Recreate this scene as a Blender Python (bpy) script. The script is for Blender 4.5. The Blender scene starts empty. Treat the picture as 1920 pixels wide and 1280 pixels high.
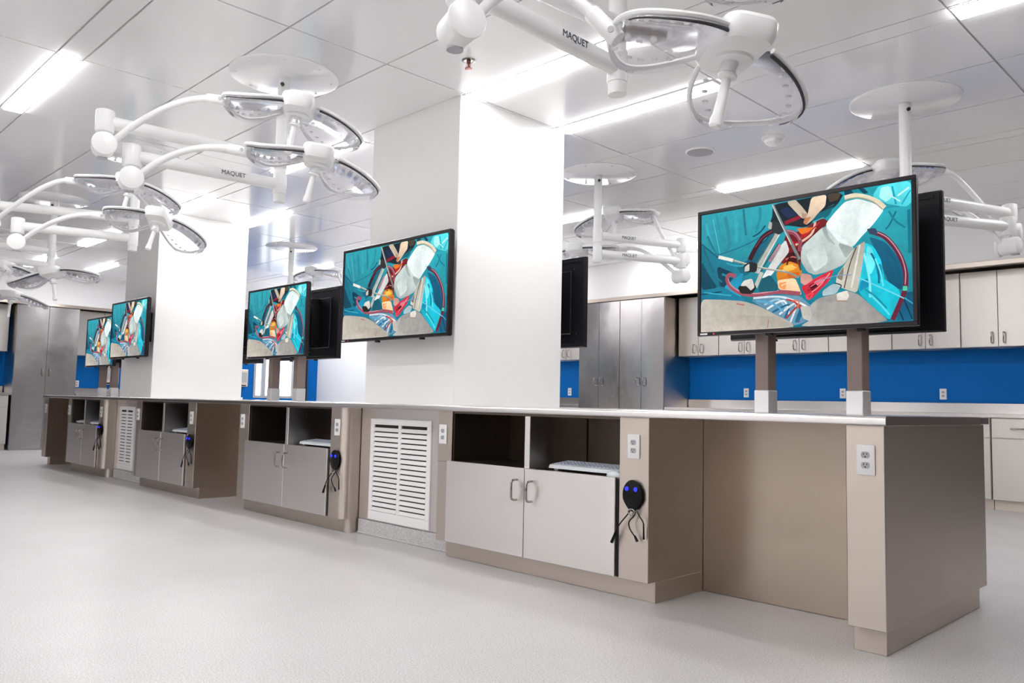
import bpy, bmesh, math, random
from mathutils import Vector, Matrix

# ---------------------------------------------------------------- camera, world, exposure
SC = bpy.context.scene
COL = SC.collection
PI = math.pi
def make_camera():
    yaw, pitch, roll = math.radians(-45.2665), math.radians(4.4055), math.radians(1.2503)
    f = Vector((math.sin(yaw)*math.cos(pitch), math.cos(yaw)*math.cos(pitch), math.sin(pitch)))
    r = f.cross(Vector((0, 0, 1))).normalized()
    u = r.cross(f)
    c, s = math.cos(roll), math.sin(roll)
    r, u = c*r + s*u, -s*r + c*u
    m = Matrix((r, u, -f)).transposed().to_4x4()
    m.translation = (0, 0, 0.94)
    cd = bpy.data.cameras.new('camera')
    cd.sensor_width = 36.0
    cd.lens = 1516.06/1920*36.0
    cd.clip_start = 0.02
    cd.clip_end = 100
    o = bpy.data.objects.new('camera', cd)
    o.matrix_world = m
    COL.objects.link(o)
    SC.camera = o
make_camera()
W = bpy.data.worlds.new('world')
SC.world = W
W.use_nodes = True
W.node_tree.nodes['Background'].inputs[0].default_value = (0.85, 0.92, 1.0, 1)
W.node_tree.nodes['Background'].inputs[1].default_value = 3.0
SC.view_settings.view_transform = 'Standard'
SC.view_settings.look = 'None'
SC.view_settings.gamma = 1.0
SC.view_settings.use_curve_mapping = False
SC.view_settings.exposure = 0.0
SC.cycles.max_bounces = 14
SC.cycles.diffuse_bounces = 8
SC.cycles.glossy_bounces = 6
SC.cycles.transparent_max_bounces = 24
LAMP = 31.5          # radiance of the ceiling light diffusers

# ---------------------------------------------------------------- materials
def lin(c):
    return tuple(((x/255)/12.92 if x/255 <= 0.04045 else ((x/255+0.055)/1.055)**2.4) for x in c)
def mat(name, col, rough=0.5, metal=0.0, spec=0.5, emit=None, estr=0.0, alpha=1.0):
    m = bpy.data.materials.new(name)
    m.use_nodes = True
    b = m.node_tree.nodes['Principled BSDF']
    b.inputs['Base Color'].default_value = (*col, 1)
    b.inputs['Roughness'].default_value = rough
    b.inputs['Metallic'].default_value = metal
    b.inputs['Specular IOR Level'].default_value = spec
    if emit:
        b.inputs['Emission Color'].default_value = (*emit, 1)
        b.inputs['Emission Strength'].default_value = estr
    if alpha < 1:
        b.inputs['Alpha'].default_value = alpha
    return m
def nodes(m):
    nt = m.node_tree
    return nt, nt.nodes, nt.links, nt.nodes['Principled BSDF']
def noise(nt, scale, vec=None, detail=3.0, rough=0.5):
    n = nt.nodes.new('ShaderNodeTexNoise')
    n.inputs['Scale'].default_value = scale
    n.inputs['Detail'].default_value = detail
    n.inputs['Roughness'].default_value = rough
    if vec: nt.links.new(vec, n.inputs['Vector'])
    return n
def objcoord(nt, scale=(1, 1, 1)):
    t = nt.nodes.new('ShaderNodeTexCoord')
    mp = nt.nodes.new('ShaderNodeMapping')
    mp.inputs['Scale'].default_value = scale
    nt.links.new(t.outputs['Object'], mp.inputs['Vector'])
    return mp.outputs['Vector']
def ramp(nt, fac, stops):
    r = nt.nodes.new('ShaderNodeValToRGB')
    e = r.color_ramp.elements
    while len(e) < len(stops): e.new(0.5)
    for el, (p, c) in zip(e, stops):
        el.position = p
        el.color = (*c, 1) if len(c) == 3 else c
    nt.links.new(fac, r.inputs['Fac'])
    return r
def brushed(name, col, r0, r1, stretch=(1.2, 1.2, 160), wav=0.04, aniso=0.8):
    m = mat(name, col, 0.3, 1.0)
    nt, N, L, b = nodes(m)
    v = objcoord(nt, stretch)
    n = noise(nt, 3.0, v, 2.0)
    mr = N.new('ShaderNodeMapRange')
    mr.inputs['To Min'].default_value = r0
    mr.inputs['To Max'].default_value = r1
    L.new(n.outputs['Fac'], mr.inputs['Value'])
    L.new(mr.outputs['Result'], b.inputs['Roughness'])
    b.inputs['Anisotropic'].default_value = aniso
    b.inputs['Anisotropic Rotation'].default_value = 0.25
    v2 = objcoord(nt, (1, 1, 1))
    n2 = noise(nt, 2.6, v2, 2.0)
    bp = N.new('ShaderNodeBump')
    bp.inputs['Strength'].default_value = wav
    bp.inputs['Distance'].default_value = 0.05
    L.new(n2.outputs['Fac'], bp.inputs['Height'])
    L.new(bp.outputs['Normal'], b.inputs['Normal'])
    return m
M = {}
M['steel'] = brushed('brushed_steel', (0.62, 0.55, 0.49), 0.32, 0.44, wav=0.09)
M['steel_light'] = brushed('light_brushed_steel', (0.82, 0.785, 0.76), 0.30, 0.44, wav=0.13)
M['steel_wall'] = brushed('wall_cabinet_steel', (0.575, 0.55, 0.525), 0.32, 0.42)
M['steel_knee_shade'] = brushed('shaded_kneehole_steel', (0.50, 0.42, 0.345), 0.29, 0.33)  # darker, browner steel; the kneehole's shade is put into its colour
M['steel_top'] = brushed('countertop_steel', (0.88, 0.855, 0.84), 0.16, 0.22, aniso=0.2)
M['steel_tall'] = brushed('tall_cabinet_steel', (0.50, 0.48, 0.485), 0.15, 0.22, (160, 160, 1.2), 0.10)
M['steel_dark'] = brushed('shadow_gap_steel', (0.25, 0.22, 0.20), 0.4, 0.5)
M['chrome'] = mat('satin_chrome', (0.36, 0.33, 0.315), 0.2, 1.0)
M['post'] = mat('taupe_post_paint', lin((132, 116, 110)), 0.42, 0.0)
M['sleeve'] = mat('brushed_aluminium_sleeve', (0.86, 0.86, 0.87), 0.35, 0.6)
M['wall'] = mat('white_wall_paint', (0.92, 0.92, 0.918), 0.55, 0, 0.3)
M['column'] = mat('white_column_paint', (0.875, 0.87, 0.865), 0.5, 0, 0.3)
M['blue'] = mat('blue_wall_paint', (0.0, 0.13, 0.46), 0.5, 0, 0.12)
M['reflect_dark'] = mat('dark_reflected_wall', (0.15, 0.13, 0.125), 0.6, 0, 0.3)  # dark tone for unseen wall stretches, set to darken what the steel reflects
M['white'] = mat('white_powder_coat', (0.87, 0.87, 0.87), 0.32, 0, 0.5)
M['vent'] = mat('white_vent_enamel', (0.9, 0.89, 0.89), 0.4)
M['plastic'] = mat('white_plastic', (0.85, 0.85, 0.85), 0.35)
M['outlet'] = mat('outlet_ivory', (0.80, 0.79, 0.78), 0.35)
M['black'] = mat('black_plastic', (0.003, 0.003, 0.0035), 0.4, 0, 0.2)
M['blackmetal'] = mat('black_back_panel', (0.005, 0.005, 0.007), 0.4, 0, 0.25)
M['void'] = mat('dark_void', (0.012, 0.010, 0.009), 0.8)
M['interior_shade'] = mat('shaded_steel_interior', (0.17, 0.14, 0.115), 0.4, 1.0)  # compartment steel darkened, with the shade of the bays in its colour
M['bezel'] = mat('dark_bezel', (0.012, 0.009, 0.012), 0.3, 0, 0.3)
M['dark'] = mat('dark_rubber', (0.03, 0.03, 0.035), 0.5)
M['grey'] = mat('grey_plastic', (0.42, 0.42, 0.44), 0.4)
M['keys'] = mat('grey_keycaps', (0.40, 0.44, 0.52), 0.45)
M['keyboard'] = mat('white_keyboard_shell', (0.78, 0.83, 0.86), 0.3)
M['bronze'] = mat('sprinkler_bronze', (0.35, 0.16, 0.14), 0.3, 0.8)
M['lamp'] = mat('light_diffuser', (1, 1, 1), 0.5, 0, 0.2, (1.0, 0.988, 0.99), LAMP)
M['ledblue'] = mat('blue_led', (0.02, 0.02, 0.3), 0.3, 0, 0.5, (0.02, 0.03, 1.0), 1.6)
M['ledred'] = mat('red_led', (0.3, 0.02, 0.02), 0.3, 0, 0.5, (1.0, 0.05, 0.05), 0.8)
M['letter'] = mat('navy_lettering', (0.02, 0.025, 0.06), 0.5)
def speckled():
    m = mat('speckled_epoxy_floor', (0.7, 0.7, 0.7), 0.3, 0, 0.5)
    nt, N, L, b = nodes(m)
    v = objcoord(nt)
    n = noise(nt, 150.0, v, 2.0, 0.8)
    r = ramp(nt, n.outputs['Fac'], [(0.30, (0.34, 0.32, 0.32)), (0.45, (0.56, 0.545, 0.545)), (0.56, (0.605, 0.595, 0.595)), (0.72, (0.84, 0.835, 0.835))])
    n2 = noise(nt, 0.9, v, 4.0)
    mx = N.new('ShaderNodeMix'); mx.data_type = 'RGBA'; mx.blend_type = 'MULTIPLY'
    r2 = ramp(nt, n2.outputs['Fac'], [(0.35, (0.93, 0.92, 0.92)), (0.65, (1, 1, 1))])
    mx.inputs[0].default_value = 1.0
    L.new(r.outputs['Color'], mx.inputs[6]); L.new(r2.outputs['Color'], mx.inputs[7])
    L.new(mx.outputs[2], b.inputs['Base Color'])
    n3 = noise(nt, 2.2, v, 5.0, 0.6)
    mr = N.new('ShaderNodeMath'); mr.operation = 'MULTIPLY_ADD'
    mr.inputs[1].default_value = 0.3; mr.inputs[2].default_value = 0.21
    L.new(n3.outputs['Fac'], mr.inputs[0]); L.new(mr.outputs[0], b.inputs['Roughness'])
    bp = N.new('ShaderNodeBump'); bp.inputs['Strength'].default_value = 0.06; bp.inputs['Distance'].default_value = 0.002
    n4 = noise(nt, 45.0, v, 2.0)
    L.new(n4.outputs['Fac'], bp.inputs['Height']); L.new(bp.outputs['Normal'], b.inputs['Normal'])
    return m
M['floor'] = speckled()
def ceiling_mat():
    m = mat('glossy_ceiling_panel', (0.945, 0.935, 0.94), 0.22, 0, 0.6)
    nt, N, L, b = nodes(m)
    v = objcoord(nt)
    n = noise(nt, 1.1, v, 3.0)
    mr = N.new('ShaderNodeMapRange')
    mr.inputs['To Min'].default_value = 0.12; mr.inputs['To Max'].default_value = 0.3
    L.new(n.outputs['Fac'], mr.inputs['Value']); L.new(mr.outputs['Result'], b.inputs['Roughness'])
    b.inputs['Coat Weight'].default_value = 0.6; b.inputs['Coat Roughness'].default_value = 0.12; b.inputs['Coat IOR'].default_value = 1.65
    bp = N.new('ShaderNodeBump'); bp.inputs['Strength'].default_value = 0.1; bp.inputs['Distance'].default_value = 0.02
    n2 = noise(nt, 1.7, v, 1.0)
    L.new(n2.outputs['Fac'], bp.inputs['Height']); L.new(bp.outputs['Normal'], b.inputs['Normal'])
    return m
M['ceiling'] = ceiling_mat()
M['tbar'] = mat('ceiling_grid_bar', (0.45, 0.43, 0.44), 0.5)
def clear_mat(name, tint, mixw, gl=0.1, ior=1.45):
    m = bpy.data.materials.new(name); m.use_nodes = True
    nt = m.node_tree; nt.nodes.clear()
    out = nt.nodes.new('ShaderNodeOutputMaterial')
    tr = nt.nodes.new('ShaderNodeBsdfTransparent'); tr.inputs[0].default_value = (*tint, 1)
    gs = nt.nodes.new('ShaderNodeBsdfGlossy'); gs.inputs['Roughness'].default_value = gl; gs.inputs[0].default_value = (0.95, 0.95, 0.97, 1)
    df = nt.nodes.new('ShaderNodeBsdfDiffuse'); df.inputs[0].default_value = (0.85, 0.86, 0.88, 1)
    fr = nt.nodes.new('ShaderNodeFresnel'); fr.inputs['IOR'].default_value = ior
    m1 = nt.nodes.new('ShaderNodeMixShader'); m2 = nt.nodes.new('ShaderNodeMixShader')
    m1.inputs[0].default_value = mixw
    nt.links.new(tr.outputs[0], m1.inputs[1]); nt.links.new(df.outputs[0], m1.inputs[2])
    nt.links.new(fr.outputs[0], m2.inputs[0]); nt.links.new(m1.outputs[0], m2.inputs[1]); nt.links.new(gs.outputs[0], m2.inputs[2])
    nt.links.new(m2.outputs[0], out.inputs[0])
    return m
M['clear'] = clear_mat('clear_acrylic_lens', (0.995, 0.995, 0.998), 0.08, 0.08, 1.22)
M['glass'] = clear_mat('window_glass', (0.96, 0.98, 1.0), 0.02, 0.02)
def screen_mat():
    m = mat('lit_screen_picture', (0.004, 0.004, 0.004), 0.35, 0, 0.08)
    nt, N, L, b = nodes(m)
    a = N.new('ShaderNodeVertexColor'); a.layer_name = 'picture'
    v = objcoord(nt)
    n = noise(nt, 26.0, v, 4.0, 0.65)
    r = ramp(nt, n.outputs['Fac'], [(0.28, (0.86, 0.85, 0.86)), (0.5, (1.0, 1.0, 1.0)), (0.72, (1.13, 1.12, 1.11))])
    mx = N.new('ShaderNodeMix'); mx.data_type = 'RGBA'; mx.blend_type = 'MULTIPLY'; mx.inputs[0].default_value = 1.0
    L.new(a.outputs['Color'], mx.inputs[6]); L.new(r.outputs['Color'], mx.inputs[7])
    L.new(mx.outputs[2], b.inputs['Emission Color'])
    b.inputs['Emission Strength'].default_value = 1.0
    return m
M['screen'] = screen_mat()

# ---------------------------------------------------------------- mesh helpers
class MB:
    def __init__(self): self.bm = bmesh.new(); self.mi = 0
    def _tag(self, faces):
        for f in faces: f.material_index = self.mi
    def box(self, x0, x1, y0, y1, z0, z1, bev=0.0, seg=1):
        x0, x1 = min(x0, x1), max(x0, x1); y0, y1 = min(y0, y1), max(y0, y1); z0, z1 = min(z0, z1), max(z0, z1)
        bm = self.bm
        v = [bm.verts.new((x, y, z)) for x in (x0, x1) for y in (y0, y1) for z in (z0, z1)]
        fs = [bm.faces.new([v[i] for i in q]) for q in ((0, 1, 3, 2), (4, 6, 7, 5), (0, 4, 5, 1), (2, 3, 7, 6), (0, 2, 6, 4), (1, 5, 7, 3))]
        self._tag(fs)
        if bev > 0:
            es = list({e for f in fs for e in f.edges})
            r = bmesh.ops.bevel(bm, geom=es, offset=bev, offset_type='OFFSET', segments=seg, profile=0.5, affect='EDGES', clamp_overlap=True)
            self._tag(r['faces'])
        return self
    def quad(self, pts):
        f = self.bm.faces.new([self.bm.verts.new(p) for p in pts]); f.material_index = self.mi; return f
    def cyl(self, p0, p1, r, n=20, r1=None, cap=True):
        p0, p1 = Vector(p0), Vector(p1); d = (p1-p0).normalized()
        a = d.orthogonal().normalized(); b = d.cross(a)
        r1 = r if r1 is None else r1
        A = [self.bm.verts.new(p0+(a*math.cos(t)+b*math.sin(t))*r) for t in [2*PI*i/n for i in range(n)]]
        B = [self.bm.verts.new(p1+(a*math.cos(t)+b*math.sin(t))*r1) for t in [2*PI*i/n for i in range(n)]]
        fs = [self.bm.faces.new((A[i], A[(i+1) % n], B[(i+1) % n], B[i])) for i in range(n)]
        if cap: fs += [self.bm.faces.new(A[::-1]), self.bm.faces.new(B)]
        self._tag(fs); return self
    def rcyl(self, p0, p1, r, e=0.006, n=24):
        """cylinder with softened end edges"""
        p0, p1 = Vector(p0), Vector(p1); d = (p1-p0); L = d.length; d.normalize()
        a = d.orthogonal().normalized(); b = d.cross(a)
        prof = [(0, r-e), (e*0.3, r-e*0.3), (e, r), (L-e, r), (L-e*0.3, r-e*0.3), (L, r-e)]
        rings = [[self.bm.verts.new(p0+d*s+(a*math.cos(2*PI*i/n)+b*math.sin(2*PI*i/n))*q) for i in range(n)] for s, q in prof]
        fs = []
        for R0, R1 in zip(rings, rings[1:]): fs += [self.bm.faces.new((R0[i], R0[(i+1) % n], R1[(i+1) % n], R1[i])) for i in range(n)]
        fs += [self.bm.faces.new(rings[0][::-1]), self.bm.faces.new(rings[-1])]
        self._tag(fs); return self
    def tube(self, pts, r, n=10, closed=False):
        P = [Vector(p) for p in pts]; k = len(P); rings = []
        prev = None
        for i in range(k):
            if closed: t = (P[(i+1) % k]-P[i-1]).normalized()
            else: t = (P[min(i+1, k-1)]-P[max(i-1, 0)]).normalized()
            if prev is None: a = t.orthogonal().normalized()
            else:
                a = prev - t*prev.dot(t)
                a = a.normalized() if a.length > 1e-6 else t.orthogonal().normalized()
            prev = a; b = t.cross(a)
            rr = r[i] if isinstance(r, (list, tuple)) else r
            rings.append([self.bm.verts.new(P[i]+(a*math.cos(2*PI*j/n)+b*math.sin(2*PI*j/n))*rr) for j in range(n)])
        fs = []
        for i in range(k if closed else k-1):
            R0, R1 = rings[i], rings[(i+1) % k]
            fs += [self.bm.faces.new((R0[j], R0[(j+1) % n], R1[(j+1) % n], R1[j])) for j in range(n)]
        if not closed: fs += [self.bm.faces.new(rings[0][::-1]), self.bm.faces.new(rings[-1])]
        self._tag(fs); return self
    def lathe(self, prof, c=(0, 0, 0), n=40, sx=1.0, sy=1.0):
        c = Vector(c)
        rings = [[self.bm.verts.new(c+Vector((math.cos(2*PI*i/n)*r*sx, math.sin(2*PI*i/n)*r*sy, z))) for i in range(n)] for r, z in prof]
        fs = []
        for R0, R1 in zip(rings, rings[1:]): fs += [self.bm.faces.new((R0[i], R0[(i+1) % n], R1[(i+1) % n], R1[i])) for i in range(n)]
        fs += [self.bm.faces.new(rings[0][::-1]), self.bm.faces.new(rings[-1])]
        self._tag(fs); return self
    def prism(self, outline, z0, z1):
        A = [self.bm.verts.new((x, y, z0)) for x, y in outline]; B = [self.bm.verts.new((x, y, z1)) for x, y in outline]; n = len(A)
        fs = [self.bm.faces.new((A[i], A[(i+1) % n], B[(i+1) % n], B[i])) for i in range(n)] + [self.bm.faces.new(A[::-1]), self.bm.faces.new(B)]
        self._tag(fs); return self
    def slot(self, i): self.mi = i; return self
    def xf(self, m):
        bmesh.ops.transform(self.bm, matrix=m, verts=self.bm.verts); return self
    def build(self, name, mats, parent=None, smooth=True, loc=None):
        bmesh.ops.recalc_face_normals(self.bm, faces=self.bm.faces)
        me = bpy.data.meshes.new(name); self.bm.to_mesh(me); self.bm.free()
        for mm in (mats if isinstance(mats, (list, tuple)) else [mats]): me.materials.append(mm)
        if smooth:
            me.polygons.foreach_set('use_smooth', [True]*len(me.polygons))
            me.set_sharp_from_angle(angle=math.radians(35))
        o = bpy.data.objects.new(name, me); COL.objects.link(o)
        if parent: o.parent = parent
        if loc: o.location = loc
        return o
def thing(name, label, cat, loc=(0, 0, 0), rz=0.0, group=None):
    o = bpy.data.objects.new(name, None); COL.objects.link(o)
    o.empty_display_size = 0.1
    o.location = loc; o.rotation_euler = (0, 0, rz)
    return tag(o, label, cat, group)
def tag(o, label, cat, group=None):
    o['label'] = label; o['category'] = cat
    if group: o['group'] = group
    return o
def struct(o):
    o['kind'] = 'structure'; return o
def dup(root, loc=None, rz=None, label=None):
    """a copy of a thing with copies of its parts and sub-parts"""
    r = root.copy(); COL.objects.link(r)
    if loc is not None: r.location = loc
    if rz is not None: r.rotation_euler = (0, 0, rz)
    if label: r['label'] = label
    for ch in list(root.children):
        c = ch.copy(); COL.objects.link(c); c.parent = r
        for g in list(ch.children):
            d = g.copy(); COL.objects.link(d); d.parent = c
    return r
def bez(p0, p1, p2, p3, n=18):
    p0, p1, p2, p3 = map(Vector, (p0, p1, p2, p3)); out = []
    for i in range(n+1):
        t = i/n; s = 1-t
        out.append(p0*s**3+p1*3*s*s*t+p2*3*s*t*t+p3*t**3)
    return out
def rrect(x0, x1, y0, y1, r, n=4):
    pts = []
    for cx, cy, a0 in ((x1-r, y1-r, 0), (x0+r, y1-r, PI/2), (x0+r, y0+r, PI), (x1-r, y0+r, 3*PI/2)):
        for i in range(n+1): pts.append((cx+r*math.cos(a0+PI/2*i/n), cy+r*math.sin(a0+PI/2*i/n)))
    return pts
def lettering(name, text, size, mtx, parent, m):
    cu = bpy.data.curves.new(name, 'FONT'); cu.body = text; cu.size = size; cu.extrude = 0.0006; cu.align_x = 'CENTER'; cu.align_y = 'CENTER'
    tmp = bpy.data.objects.new(name+'_curve', cu); COL.objects.link(tmp)
    bpy.context.view_layer.update()
    me = bpy.data.meshes.new_from_object(tmp.evaluated_get(bpy.context.evaluated_depsgraph_get()))
    bpy.data.objects.remove(tmp); bpy.data.curves.remove(cu)
    me.transform(mtx); me.materials.clear(); me.materials.append(m)
    o = bpy.data.objects.new(name, me); COL.objects.link(o); o.parent = parent
    return o

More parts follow.
